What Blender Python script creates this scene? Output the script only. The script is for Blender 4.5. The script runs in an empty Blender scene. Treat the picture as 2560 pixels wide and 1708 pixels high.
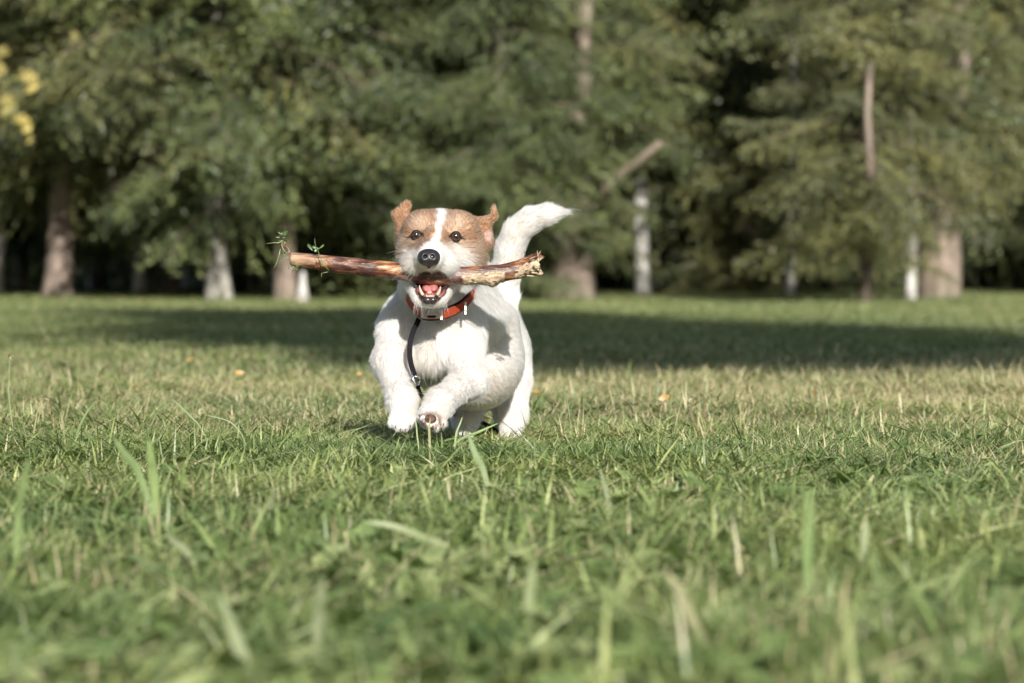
import bpy, bmesh, math, random
import numpy as np
from mathutils import Vector, Matrix, Euler, noise, kdtree

# ------------------------------------------------------------------ camera, sky, sun, exposure
SC = bpy.context.scene
COL = SC.collection
CAM_Z, FPX, HOR, U0 = 0.235, 9600.0, 680.0, 1280.0      # eye height, focal length in pixels, horizon row, centre column
SOIL = -0.044
cam_d = bpy.data.cameras.new('camera'); cam = bpy.data.objects.new('camera', cam_d); COL.objects.link(cam)
cam.location = (0, 0, CAM_Z); cam.rotation_euler = (math.pi/2, 0, 0)
cam_d.lens = 135; cam_d.sensor_width = 36; cam_d.shift_y = -(854-HOR)/2560
cam_d.clip_start = 0.05; cam_d.clip_end = 2000
cam_d.dof.use_dof = True; cam_d.dof.focus_distance = 5.47; cam_d.dof.aperture_fstop = 8.6
SC.camera = cam

SUN_EL, SUN_AZ = math.radians(27), math.radians(11)     # azimuth: to the right of straight behind the camera
world = bpy.data.worlds.new('World'); SC.world = world; world.use_nodes = True
wn = world.node_tree; bg = wn.nodes['Background']
sky = wn.nodes.new('ShaderNodeTexSky'); sky.sky_type = 'NISHITA'; sky.sun_disc = False
sky.sun_elevation = SUN_EL; sky.sun_rotation = math.pi - SUN_AZ
wn.links.new(sky.outputs[0], bg.inputs[0]); bg.inputs[1].default_value = 0.068
sd = bpy.data.lights.new('sun', 'SUN'); sun = bpy.data.objects.new('sun', sd); COL.objects.link(sun)
sd.energy = 4.9; sd.angle = math.radians(0.55); sd.color = (1.0, 0.955, 0.885)
S = Vector((math.sin(SUN_AZ)*math.cos(SUN_EL), -math.cos(SUN_AZ)*math.cos(SUN_EL), math.sin(SUN_EL)))   # towards the sun
sun.rotation_euler = S.to_track_quat('Z', 'Y').to_euler(); sun.location = (4, -6, 8)

SC.view_settings.view_transform = 'Standard'; SC.view_settings.look = 'None'
SC.view_settings.exposure = 0.63; SC.view_settings.gamma = 1.0; SC.view_settings.use_curve_mapping = False
SC.render.engine = 'CYCLES'
cy = SC.cycles
cy.use_denoising = True
try: cy.denoiser = 'OPENIMAGEDENOISE'
except Exception: pass
cy.use_adaptive_sampling = True; cy.adaptive_threshold = 0.016
cy.max_bounces = 10; cy.diffuse_bounces = 4; cy.glossy_bounces = 4; cy.transmission_bounces = 8; cy.transparent_max_bounces = 8
cy.caustics_reflective = False; cy.caustics_refractive = False
SC.render.film_transparent = False

rng = np.random.default_rng(7)
R = random.Random(11)
PI = math.pi

def W(u, v, y):
    """a point at distance y that the photograph shows at column u, row v"""
    return np.array([(u-U0)/FPX*y, y, CAM_Z + (HOR-v)/FPX*y])

# ------------------------------------------------------------------ object helpers
def link(name, data, parent=None, mat=None):
    o = bpy.data.objects.new(name, data); COL.objects.link(o)
    if parent is not None: o.parent = parent
    if mat is not None and data is not None:
        data.materials.clear(); data.materials.append(mat)
    return o
def tag(o, label=None, cat=None, group=None, kind=None):
    if label: o['label'] = label
    if cat: o['category'] = cat
    if group: o['group'] = group
    if kind: o['kind'] = kind
    return o
def empty(name, loc=(0,0,0), rz=0.0):
    o = bpy.data.objects.new(name, None); COL.objects.link(o); o.location = loc; o.rotation_euler.z = rz
    o.empty_display_size = 0.05
    return o
def mesh_np(name, V, F, smooth=True):
    me = bpy.data.meshes.new(name)
    V = np.asarray(V, dtype=np.float32)
    if isinstance(F, np.ndarray) and F.ndim == 2:
        n, k = F.shape
        me.vertices.add(len(V)); me.vertices.foreach_set('co', V.ravel())
        me.loops.add(n*k); me.loops.foreach_set('vertex_index', F.astype(np.int32).ravel())
        me.polygons.add(n); me.polygons.foreach_set('loop_start', np.arange(0, n*k, k, dtype=np.int32))
        me.polygons.foreach_set('loop_total', np.full(n, k, dtype=np.int32))
        me.update(calc_edges=True)
    else:
        me.from_pydata([tuple(map(float, v)) for v in V], [], [tuple(int(i) for i in f) for f in F]); me.update()
    if smooth: me.polygons.foreach_set('use_smooth', [True]*len(me.polygons))
    return me
def vcol(me, name, C):
    C = np.asarray(C, dtype=np.float32)
    if C.shape[1] == 3: C = np.concatenate([C, np.ones((len(C), 1), np.float32)], 1)
    a = me.attributes.new(name, 'FLOAT_COLOR', 'POINT'); a.data.foreach_set('color', C.ravel())
def vfloat(me, name, A):
    a = me.attributes.new(name, 'FLOAT', 'POINT'); a.data.foreach_set('value', np.asarray(A, dtype=np.float32))

class MB:
    """collects vertices and faces into one mesh"""
    def __init__(s): s.v, s.f, s.c = [], [], []
    def add(s, V, F, c=None):
        b = len(s.v); s.v.extend([tuple(map(float, p)) for p in V]); s.f.extend([tuple(b+i for i in f) for f in F])
        if c is None: c = (1, 1, 1)
        s.c.extend([c]*len(V))
    def tube(s, pts, rad, n=8, c=None, caps=True, jit=0.0, sq=None, rr=None):
        rr = rr or R
        pts = [Vector(p) for p in pts]
        if not hasattr(rad, '__len__'): rad = [rad]*len(pts)
        t0 = (pts[1]-pts[0]).normalized()
        up = Vector((0,0,1)) if abs(t0.z) < .9 else Vector((1,0,0))
        x = t0.cross(up).normalized(); V = []
        for i, p in enumerate(pts):
            t = (pts[min(i+1, len(pts)-1)]-pts[max(i-1, 0)])
            t = t.normalized() if t.length > 1e-9 else t0
            x = (x - t*x.dot(t)).normalized(); y = t.cross(x)
            for k in range(n):
                a = 2*PI*k/n; r = rad[i]*(1+(rr.uniform(-jit, jit) if jit else 0))
                V.append(p + x*math.cos(a)*r + y*math.sin(a)*r*(sq or 1))
        F = [(i*n+k, i*n+(k+1)%n, (i+1)*n+(k+1)%n, (i+1)*n+k) for i in range(len(pts)-1) for k in range(n)]
        if caps: F += [tuple(range(n-1, -1, -1)), tuple((len(pts)-1)*n+k for k in range(n))]
        s.add(V, F, c)
    def box(s, M, sx, sy, sz, c=None, bev=0.0):
        V = [M @ Vector((x*sx/2, y*sy/2, z*sz/2)) for x in (-1,1) for y in (-1,1) for z in (-1,1)]
        s.add(V, [(0,1,3,2),(4,6,7,5),(0,4,5,1),(2,3,7,6),(0,2,6,4),(1,5,7,3)], c)
    def mesh(s, name, smooth=True, color=False):
        me = bpy.data.meshes.new(name); me.from_pydata(s.v, [], s.f); me.update()
        if smooth: me.polygons.foreach_set('use_smooth', [True]*len(me.polygons))
        if color: vcol(me, 'tint', np.array(s.c))
        return me
    def build(s, name, mat, parent=None, smooth=True, color=False):
        return link(name, s.mesh(name, smooth, color), parent, mat)

# ------------------------------------------------------------------ material helpers
class NT:
    def __init__(s, name):
        s.m = bpy.data.materials.new(name); s.m.use_nodes = True; s.t = s.m.node_tree; s.t.nodes.clear()
        s.out = s.t.nodes.new('ShaderNodeOutputMaterial')
    def n(s, typ, **kw):
        nd = s.t.nodes.new('ShaderNode'+typ)
        for k, v in kw.items():
            if k.startswith('i_'): nd.inputs[k[2:].replace('_', ' ')].default_value = v
            else: setattr(nd, k, v)
        return nd
    def l(s, a, b): s.t.links.new(a, b)
    def noise(s, scale, detail=3, vec=None, rough=.55):
        nd = s.n('TexNoise'); nd.inputs['Scale'].default_value = scale; nd.inputs['Detail'].default_value = detail
        nd.inputs['Roughness'].default_value = rough
        if vec is not None: s.l(vec, nd.inputs['Vector'])
        return nd.outputs['Fac']
    def ramp(s, fac, stops, interp='LINEAR'):
        nd = s.n('ValToRGB'); nd.color_ramp.interpolation = interp; e = nd.color_ramp.elements
        while len(e) < len(stops): e.new(0.5)
        for i, (p, c) in enumerate(stops): e[i].position = p; e[i].color = (*c, 1) if len(c) == 3 else c
        s.l(fac, nd.inputs[0]); return nd.outputs[0]
    def mix(s, fac, a, b, blend='MIX'):
        nd = s.n('Mix', data_type='RGBA', blend_type=blend)
        for i, x in ((0, fac), (6, a), (7, b)):
            if isinstance(x, (int, float)): nd.inputs[i].default_value = x
            elif isinstance(x, tuple): nd.inputs[i].default_value = (*x, 1) if len(x) == 3 else x
            else: s.l(x, nd.inputs[i])
        return nd.outputs[2]
    def math(s, op, a, b=None, c=None, clamp=False):
        nd = s.n('Math', operation=op); nd.use_clamp = clamp
        for i, x in enumerate((a, b, c)):
            if x is None: continue
            if isinstance(x, (int, float)): nd.inputs[i].default_value = x
            else: s.l(x, nd.inputs[i])
        return nd.outputs[0]
    def mapr(s, x, a, b, c=0.0, d=1.0):
        nd = s.n('MapRange'); s.l(x, nd.inputs[0])
        for i, q in enumerate((a, b, c, d)): nd.inputs[i+1].default_value = q
        return nd.outputs[0]
    def attr(s, name, typ='GEOMETRY'):
        nd = s.n('Attribute'); nd.attribute_name = name; nd.attribute_type = typ; return nd
    def bump(s, h, strength=.5, dist=.01):
        nd = s.n('Bump'); nd.inputs['Strength'].default_value = strength; nd.inputs['Distance'].default_value = dist
        s.l(h, nd.inputs['Height']); return nd.outputs[0]
    def principled(s, color, rough=.7, normal=None, spec=.4, **kw):
        p = s.n('BsdfPrincipled')
        if isinstance(color, tuple): p.inputs['Base Color'].default_value = (*color, 1)
        else: s.l(color, p.inputs['Base Color'])
        if isinstance(rough, (int, float)): p.inputs['Roughness'].default_value = rough
        else: s.l(rough, p.inputs['Roughness'])
        p.inputs['Specular IOR Level'].default_value = spec
        for k, v in kw.items(): p.inputs[k.replace('_', ' ')].default_value = v
        if normal is not None: s.l(normal, p.inputs['Normal'])
        return p.outputs[0]
    def done(s, sh): s.l(sh, s.out.inputs['Surface']); return s.m
    def leafy(s, col, trans=.35, rough=.5, gloss=.06, tcol=None):
        d = s.n('BsdfDiffuse'); t = s.n('BsdfTranslucent'); g = s.n('BsdfGlossy'); g.inputs['Roughness'].default_value = rough
        g.inputs['Color'].default_value = (.9, .95, 1, 1)
        s.l(col, d.inputs[0]); s.l(tcol if tcol is not None else col, t.inputs[0])
        m = s.n('MixShader'); m.inputs[0].default_value = trans; s.l(d.outputs[0], m.inputs[1]); s.l(t.outputs[0], m.inputs[2])
        m2 = s.n('MixShader'); m2.inputs[0].default_value = gloss; s.l(m.outputs[0], m2.inputs[1]); s.l(g.outputs[0], m2.inputs[2])
        return m2.outputs[0]
def geo_pos(t): return t.n('NewGeometry').outputs['Position']
def obj_co(t): return t.n('TexCoord').outputs['Object']

# ---- lawn colour is a matter of place (drier stretch behind the dog) and of the single blade
def lawn_dry(t):
    pos = geo_pos(t); sp = t.n('SeparateXYZ'); t.l(pos, sp.inputs[0])
    a = t.mapr(sp.outputs['Y'], 5.7, 7.6); b = t.mapr(sp.outputs['Y'], 12.5, 10.0)
    x = t.mapr(sp.outputs['X'], -1.4, 1.2, .35, 1.0)
    band = t.math('MULTIPLY', t.math('MULTIPLY', a, b, clamp=True), x)
    n = t.noise(1.1, 3, pos)
    n2 = t.noise(5.0, 3, pos)
    nn = t.math('ADD', t.mapr(n, .35, .7, -.12, .22), t.mapr(n2, .3, .7, -.1, .1))
    return t.math('ADD', t.math('MULTIPLY', band, .62), t.math('ADD', nn, t.mapr(sp.outputs['Y'], 4.5, 6.5, .06, .13)), clamp=True), pos

def mat_grass():
    t = NT('grass_blades')
    dry, pos = lawn_dry(t)
    c = t.attr('tint').outputs['Color']; r = t.attr('pick').outputs['Fac']
    straw = t.mix(t.noise(900, 1, pos), (.44, .39, .21), (.52, .45, .27))
    isdry = t.math('LESS_THAN', r, dry)
    big = t.noise(.8, 2, pos)
    tone = t.mix(t.mapr(big, .3, .7), (.68, .8, .72), (1.2, 1.12, .98))
    g = t.mix(1.0, c, tone, 'MULTIPLY')
    rnd = t.n('ObjectInfo').outputs['Random']
    g = t.mix(1.0, g, t.mix(rnd, (.52, .60, .50), (1.38, 1.32, 1.3)), 'MULTIPLY')
    g = t.mix(1.0, g, t.mix(t.mapr(t.noise(26, 2, pos), .32, .68), (.66, .72, .62), (1.28, 1.25, 1.22)), 'MULTIPLY')
    g = t.mix(isdry, g, straw)
    return t.done(t.leafy(g, .22, .5, .045, t.mix(1.0, g, (1.25, 1.3, .75), 'MULTIPLY')))
def mat_ground():
    t = NT('ground_turf')
    dry, pos = lawn_dry(t)
    f = t.noise(55, 5, pos, .7)
    green = t.ramp(f, [(.3, (.025, .035, .014)), (.55, (.055, .075, .028)), (.75, (.09, .11, .045))])
    tan = t.ramp(f, [(.3, (.09, .08, .045)), (.7, (.26, .22, .13))])
    sp = t.n('SeparateXYZ'); t.l(pos, sp.inputs[0])
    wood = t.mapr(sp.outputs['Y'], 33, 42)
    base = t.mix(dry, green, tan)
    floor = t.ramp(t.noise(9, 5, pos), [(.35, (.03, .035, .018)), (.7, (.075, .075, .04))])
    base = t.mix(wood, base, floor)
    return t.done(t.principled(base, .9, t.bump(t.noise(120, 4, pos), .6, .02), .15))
GRASS, GROUND = mat_grass(), mat_ground()

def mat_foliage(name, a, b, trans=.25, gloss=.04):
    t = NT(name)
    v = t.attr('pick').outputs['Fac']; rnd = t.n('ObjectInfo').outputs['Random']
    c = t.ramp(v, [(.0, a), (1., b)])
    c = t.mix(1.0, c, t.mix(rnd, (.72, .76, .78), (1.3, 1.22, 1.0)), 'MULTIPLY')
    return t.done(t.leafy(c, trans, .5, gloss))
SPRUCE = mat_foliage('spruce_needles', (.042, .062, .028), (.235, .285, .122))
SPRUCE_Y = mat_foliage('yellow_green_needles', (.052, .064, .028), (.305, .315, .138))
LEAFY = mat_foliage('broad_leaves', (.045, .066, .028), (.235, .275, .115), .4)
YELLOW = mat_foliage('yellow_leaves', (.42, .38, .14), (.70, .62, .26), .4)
def mat_bark(name, dark, light, scale=9, bumpd=.02):
    t = NT(name); co = obj_co(t)
    mp = t.n('Mapping'); mp.inputs['Scale'].default_value = (1, 1, .28); t.l(co, mp.inputs[0])
    f = t.noise(scale, 6, mp.outputs[0], .65); f2 = t.noise(scale*.25, 3, co)
    c = t.ramp(f, [(.32, dark), (.62, light)])
    c = t.mix(t.mapr(f2, .4, .65, 0, .5), c, (.12, .13, .08))
    return t.done(t.principled(c, .9, t.bump(f, .9, bumpd), .15))
BARK = mat_bark('spruce_bark', (.09, .068, .055), (.34, .265, .225))
BARK_D = mat_bark('dark_bark', (.025, .02, .016), (.085, .065, .05))
TWIG = mat_bark('twig_bark', (.10, .08, .06), (.27, .215, .165), 30, .004)
def mat_birch():
    t = NT('birch_bark'); co = obj_co(t)
    mp = t.n('Mapping'); mp.inputs['Scale'].default_value = (1.2, 1.2, 5); t.l(co, mp.inputs[0])
    f = t.noise(3.2, 5, mp.outputs[0], .7)
    mp2 = t.n('Mapping'); mp2.inputs['Scale'].default_value = (6, 6, 2.2); t.l(co, mp2.inputs[0])
    g = t.noise(1.6, 4, mp2.outputs[0], .6)
    c = t.ramp(f, [(.36, (.05, .045, .04)), (.46, (.50, .48, .45)), (.7, (.66, .65, .63))])
    c = t.mix(t.mapr(g, .52, .68, 0, .75), c, (.16, .14, .11))
    return t.done(t.principled(c, .75, t.bump(f, .6, .01), .3))
BIRCH = mat_birch()
MOTTLED = mat_bark('mottled_birch_bark', (.10, .085, .075), (.58, .55, .50), 7, .02)

# ------------------------------------------------------------------ ground
def ground_z(x, y):
    r = .012*noise.noise(Vector((x*.9, y*.55, 1.3))) + .05*noise.noise(Vector((x*.12, y*.10, 4.)))*min(1, max(0, (y-9)/14))
    return SOIL + r + .010*math.exp(-((y-5.35)/.55)**2)
def build_ground():
    ys = np.concatenate([np.linspace(-60, -2, 14), np.linspace(-1, 14, 76), np.linspace(14.6, 60, 60), np.linspace(66, 500, 20)])
    xs = np.concatenate([np.linspace(-260, -9, 12), np.linspace(-8, 8, 65), np.linspace(9, 260, 12)])
    V = [(x, y, ground_z(x, y)) for y in ys for x in xs]; n = len(xs)
    F = np.array([(j*n+i, j*n+i+1, (j+1)*n+i+1, (j+1)*n+i) for j in range(len(ys)-1) for i in range(n-1)])
    o = link('ground', mesh_np('ground', V, F), None, GROUND)
    tag(o, 'mown turf of the park reaching under the trees', None, None, 'structure')
build_ground()

# ------------------------------------------------------------------ grass
GREENS = np.array([(.182, .238, .090), (.246, .296, .128), (.312, .352, .178), (.42, .45, .28), (.075, .125, .052), (.62, .62, .47)])
def blade_geo(root, az, L, w, bend, lean, rr, segs=3, twist=0.0):
    d = np.array([math.cos(az), math.sin(az), 0]); V = []
    for i in range(segs+1):
        t = i/segs
        p = np.array(root) + d*(bend*L*t*t + lean*L*t) + np.array([0, 0, L*(t - .35*abs(bend)*t*t)])
        ww = w*(1 - .15*t - .85*t**3)*.5
        a2 = az + PI/2 + twist*t; s = np.array([math.cos(a2), math.sin(a2), .12])
        if i < segs: V += [p - s*ww, p + s*ww]
        else: V += [p]
    F = [(2*i, 2*i+1, 2*i+3, 2*i+2) for i in range(segs-1)] + [(2*segs-2, 2*segs-1, 2*segs)]
    return V, F
def leaf_geo(root, az, L, w, elev, rr, jag=0.0, segs=6):
    d = np.array([math.cos(az), math.sin(az), 0]); s = np.array([-math.sin(az), math.cos(az), 0]); V = []
    prof = [.12, .35, .6, .85, 1.0, .75, .12]
    for i in range(segs+1):
        t = i/segs
        p = np.array(root) + d*L*t*math.cos(elev*(1-.6*t)) + np.array([0, 0, L*(math.sin(elev)*t - .45*t*t*math.sin(elev))])
        ww = w*.5*prof[i]*(1 + (jag*(1 if i % 2 else -1)))
        V += [p - s*ww + np.array([0, 0, .15*ww]), p, p + s*ww + np.array([0, 0, .2*ww])]
    F = []
    for i in range(segs):
        a = 3*i; F += [(a, a+1, a+4, a+3), (a+1, a+2, a+5, a+4)]
    return V, F
def make_clump(seed, nbl, rad, hmin, hmax, nleaf, wmin=.0014, wmax=.0032, lf=1.0):
    rr = random.Random(seed); m = MB(); picks = []
    for _ in range(nbl):
        a = rr.uniform(0, 2*PI); q = rad*math.sqrt(rr.random())
        L = rr.uniform(hmin, hmax)*(1.0 if rr.random() < .93 else 1.5)
        V, F = blade_geo((q*math.cos(a), q*math.sin(a), -.004), rr.uniform(0, 2*PI), L, rr.uniform(wmin, wmax), rr.uniform(.05, 1.1), (rr.uniform(.0, 1.1) if rr.random() < .8 else rr.uniform(1.2, 2.6)), rr, 3, rr.uniform(-.8, .8))
        c = GREENS[min(5, int(abs(rr.gauss(0, 2.0))))]*rr.uniform(.7, 1.2)
        m.add(V, F, tuple(c)); picks += [rr.random()]*len(V)
    for _ in range(nleaf):
        a = rr.uniform(0, 2*PI); q = rad*math.sqrt(rr.random())
        k = rr.random()
        if k < .5: V, F = leaf_geo((q*math.cos(a), q*math.sin(a), .0), rr.uniform(0, 2*PI), rr.uniform(.03, .06)*lf, rr.uniform(.010, .020)*lf, rr.uniform(.45, 1.35), rr, .38)
        else: V, F = leaf_geo((q*math.cos(a), q*math.sin(a), .004), rr.uniform(0, 2*PI), rr.uniform(.015, .035)*lf, rr.uniform(.008, .015)*lf, rr.uniform(.2, 1.1), rr, 0)
        c = np.array(rr.choice([(.12, .185, .07), (.21, .28, .115), (.16, .225, .09), (.32, .37, .19)]))*rr.uniform(.85, 1.15)
        m.add(V, F, tuple(c)); picks += [.5+rr.random()*.5]*len(V)
    me = m.mesh('clump', True, True); vfloat(me, 'pick', picks); me.materials.append(GRASS)
    return me
def scatter(name, meshes, P, rz, sc, idx, tilt=None):
    """one object whose geometry nodes set a clump at each of its points"""
    col = bpy.data.collections.new(name+'_kinds')
    for i, me in enumerate(meshes):
        o = bpy.data.objects.new('%s_kind_%02d' % (name, i), me); col.objects.link(o)
    me = bpy.data.meshes.new(name); me.vertices.add(len(P)); me.vertices.foreach_set('co', np.asarray(P, np.float32).ravel())
    vfloat(me, 'rz', rz); vfloat(me, 'sc', sc)
    a = me.attributes.new('ix', 'INT', 'POINT'); a.data.foreach_set('value', np.asarray(idx, np.int32))
    o = link(name, me)
    g = bpy.data.node_groups.new(name, 'GeometryNodeTree')
    g.interface.new_socket('Geometry', in_out='INPUT', socket_type='NodeSocketGeometry')
    g.interface.new_socket('Geometry', in_out='OUTPUT', socket_type='NodeSocketGeometry')
    N = g.nodes.new; gi, go = N('NodeGroupInput'), N('NodeGroupOutput')
    ci = N('GeometryNodeCollectionInfo'); ci.inputs['Collection'].default_value = col
    ci.inputs['Separate Children'].default_value = True; ci.inputs['Reset Children'].default_value = True
    ip = N('GeometryNodeInstanceOnPoints'); ip.inputs['Pick Instance'].default_value = True
    def na(nm, typ):
        n = N('GeometryNodeInputNamedAttribute'); n.data_type = typ; n.inputs['Name'].default_value = nm
        return [s for s in n.outputs if s.enabled and s.name == 'Attribute'][0]
    cx = N('ShaderNodeCombineXYZ'); L = g.links.new
    L(na('rz', 'FLOAT'), cx.inputs[2])
    L(gi.outputs[0], ip.inputs['Points']); L(ci.outputs[0], ip.inputs['Instance']); L(na('ix', 'INT'), ip.inputs['Instance Index'])
    e2r = N('FunctionNodeEulerToRotation'); L(cx.outputs[0], e2r.inputs[0]); L(e2r.outputs[0], ip.inputs['Rotation'])
    L(na('sc', 'FLOAT'), ip.inputs['Scale']); L(ip.outputs[0], go.inputs[0])
    md = o.modifiers.new('scatter', 'NODES'); md.node_group = g
    return o
def wedge_points(y0, y1, n, k=.155, extra=.12, rg=None):
    rg = rg or rng
    # density even over the ground inside a widening strip
    g = np.linspace(y0, y1, 400); cdf = np.cumsum(k*g+extra); cdf = (cdf-cdf[0])/(cdf[-1]-cdf[0])
    y = np.interp(rg.random(n), cdf, g); x = rg.uniform(-1, 1, n)*(k*y+extra)
    return x, y
def build_grass():
    kinds = [make_clump(100+i, 118, .070, .020, .054, [6, 14, 26, 8, 20, 4, 30, 10][i], .0014, .0046) for i in range(8)]
    x, y = wedge_points(1.5, 8.6, 7600, .155, .55)
    z = np.array([ground_z(a, b) for a, b in zip(x, y)])
    sc = rng.uniform(.72, 1.12, len(x))
    pn = np.array([noise.noise(Vector((a*1.6, b*1.2, 9))) for a, b in zip(x, y)])
    sc *= 1+.30*pn
    ix = np.where(pn > .05, rng.choice([1, 2, 4, 6], len(x)), rng.choice([0, 3, 5, 7], len(x)))
    o = scatter('lawn_grass', kinds, np.c_[x, y, z], rng.uniform(0, 6.28, len(x)), sc, ix)
    tag(o, 'short green lawn grass mixed with small broad leaves round the dog', 'grass', None, 'stuff')
    big = [make_clump(150+i, 40, .085, .022, .056, 10, .0030, .0075, 1.25) for i in range(4)]
    x, y = wedge_points(1.7, 5.0, 1150, .155, .45, np.random.default_rng(44)); z = np.array([ground_z(a, b) for a, b in zip(x, y)])
    o = scatter('foreground_weeds', big, np.c_[x, y, z], rng.uniform(0, 6.28, len(x)), rng.uniform(.7, 1.25, len(x))*np.clip(1.25-.08*y, .8, 1.1), rng.integers(0, 4, len(x)))
    tag(o, 'coarser blurred grass and broad weed leaves close to the camera', 'grass', None, 'stuff')
    weed = [make_clump(170+i, 22, .07, .02, .05, 20, .002, .005, 1.15) for i in range(4)]
    x, y = wedge_points(4.2, 6.4, 640, .155, .55, np.random.default_rng(45)); z = np.array([ground_z(a, b) for a, b in zip(x, y)])
    o = scatter('lawn_weeds', weed, np.c_[x, y, z], rng.uniform(0, 6.28, len(x)), rng.uniform(.7, 1.1, len(x)), rng.integers(0, 4, len(x)))
    tag(o, 'jagged dandelion like leaves in the sharp strip of lawn at the feet of the dog', 'weeds', None, 'stuff')
    far = [make_clump(200+i, 90, .10, .028, .055, 6, .0026, .0055) for i in range(5)]
    x, y = wedge_points(8.4, 44, 26000, .155, .9)
    z = np.array([ground_z(a, b) for a, b in zip(x, y)])
    o = scatter('far_grass', far, np.c_[x, y, z], rng.uniform(0, 6.28, len(x)), rng.uniform(.75, 1.1, len(x))*(1+np.clip((y-12)/40, 0, .5)), rng.integers(0, 5, len(x)))
    tag(o, 'lawn grass running back from the dog to the foot of the trees', 'grass', None, 'stuff')
build_grass()

# ------------------------------------------------------------------ trees
def bough_mesh(seed, kind='spruce'):
    rr = random.Random(seed); m = MB(); pk = []
    n = 9; L = 1.0
    stem = [Vector((L*i/n, .05*math.sin(i*.9+seed), -.30*(i/n)**1.6 + .10*max(0, i/n-.7)**1.2 + .015*rr.uniform(-1, 1))) for i in range(n+1)]
    def at(q):
        f = q*n; i = min(n-1, int(f)); return stem[i].lerp(stem[i+1], f-i)
    m.tube(stem, [.012*(1-.85*i/n) for i in range(n+1)], 5, caps=False); pk += [0]*((n+1)*5)
    wood_faces = len(m.f)
    tw = 26
    for k in range(tw):
        q = .10 + .9*k/tw; base = at(q)
        for sgn in (-1, 1):
            l = (.34*(1-q)+.10)*rr.uniform(.6, 1.15)
            ang = rr.uniform(.6, 1.1)*sgn; d = Vector((math.cos(ang), math.sin(ang), rr.uniform(-.9, .35))).normalized(); tp = rr.random()**1.3
            ns = max(3, int(l/.035))
            for j in range(ns+1):
                tt = j/ns; p = base + d*l*tt + Vector((0, 0, -.28*l*tt*tt))
                if kind == 'spruce':
                    for _ in range(5):
                        dd = (d*rr.uniform(.1, 1.) + Vector((rr.uniform(-1, 1), rr.uniform(-1, 1), rr.uniform(-1.2, .7)))*1.0).normalized()
                        s = dd.cross(Vector((rr.uniform(-1, 1), rr.uniform(-1, 1), rr.uniform(-1, 1)))).normalized()
                        ll = rr.uniform(.022, .048); w = rr.uniform(.003, .0065)
                        m.add([p-s*w, p+s*w, p+dd*ll+s*w*.3], [(0, 1, 2)])
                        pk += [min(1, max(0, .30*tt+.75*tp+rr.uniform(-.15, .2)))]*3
                elif kind == 'leaf' or rr.random() < .16:
                    for _ in range(2):
                        dd = Vector((rr.uniform(-1, 1), rr.uniform(-1, 1), rr.uniform(-1, .4))).normalized()
                        s = dd.cross(Vector((rr.uniform(-1, 1), rr.uniform(-1, 1), rr.uniform(-1, 1)))).normalized()
                        ll = rr.uniform(.028, .05)*(1 if kind == 'leaf' else 3.6); w = ll*.36; p2 = p+Vector((rr.uniform(-1, 1), rr.uniform(-1, 1), rr.uniform(-1, 1)))*.02
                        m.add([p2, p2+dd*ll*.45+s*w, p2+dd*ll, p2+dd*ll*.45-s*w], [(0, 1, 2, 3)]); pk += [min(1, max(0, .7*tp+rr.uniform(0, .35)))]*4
    me = m.mesh('bough', False); vfloat(me, 'pick', pk)
    return me, wood_faces
def finish_bough(seed, kind, fol):
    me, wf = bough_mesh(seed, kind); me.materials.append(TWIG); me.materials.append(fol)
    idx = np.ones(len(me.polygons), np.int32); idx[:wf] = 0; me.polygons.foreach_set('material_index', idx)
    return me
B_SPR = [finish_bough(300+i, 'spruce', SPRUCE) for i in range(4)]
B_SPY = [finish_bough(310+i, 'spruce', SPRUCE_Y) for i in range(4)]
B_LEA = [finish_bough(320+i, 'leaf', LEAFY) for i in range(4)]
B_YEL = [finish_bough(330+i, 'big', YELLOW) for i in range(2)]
def px2x(u, d): return (u-U0)/FPX*d
def trunk(root, r0, height, mat, lean=(0, 0), flare=.35, seed=0, n=12, name='trunk'):
    rr = random.Random(seed); m = MB(); pts = []; rad = []; k = 16
    for i in range(k+1):
        t = (i/k)**1.6; z = height*t - .08
        pts.append((lean[0]*z + .03*math.sin(z*1.1+seed)*min(1, z), lean[1]*z + .02*math.sin(z*.8+seed), z))
        rad.append(r0*(1-.75*t)*(1+flare*math.exp(-max(0, z)/.16)))
    m.tube(pts, rad, n, caps=True, jit=.05, rr=rr)
    return m.build(name, mat, root)
TREE_N = [0]
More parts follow.
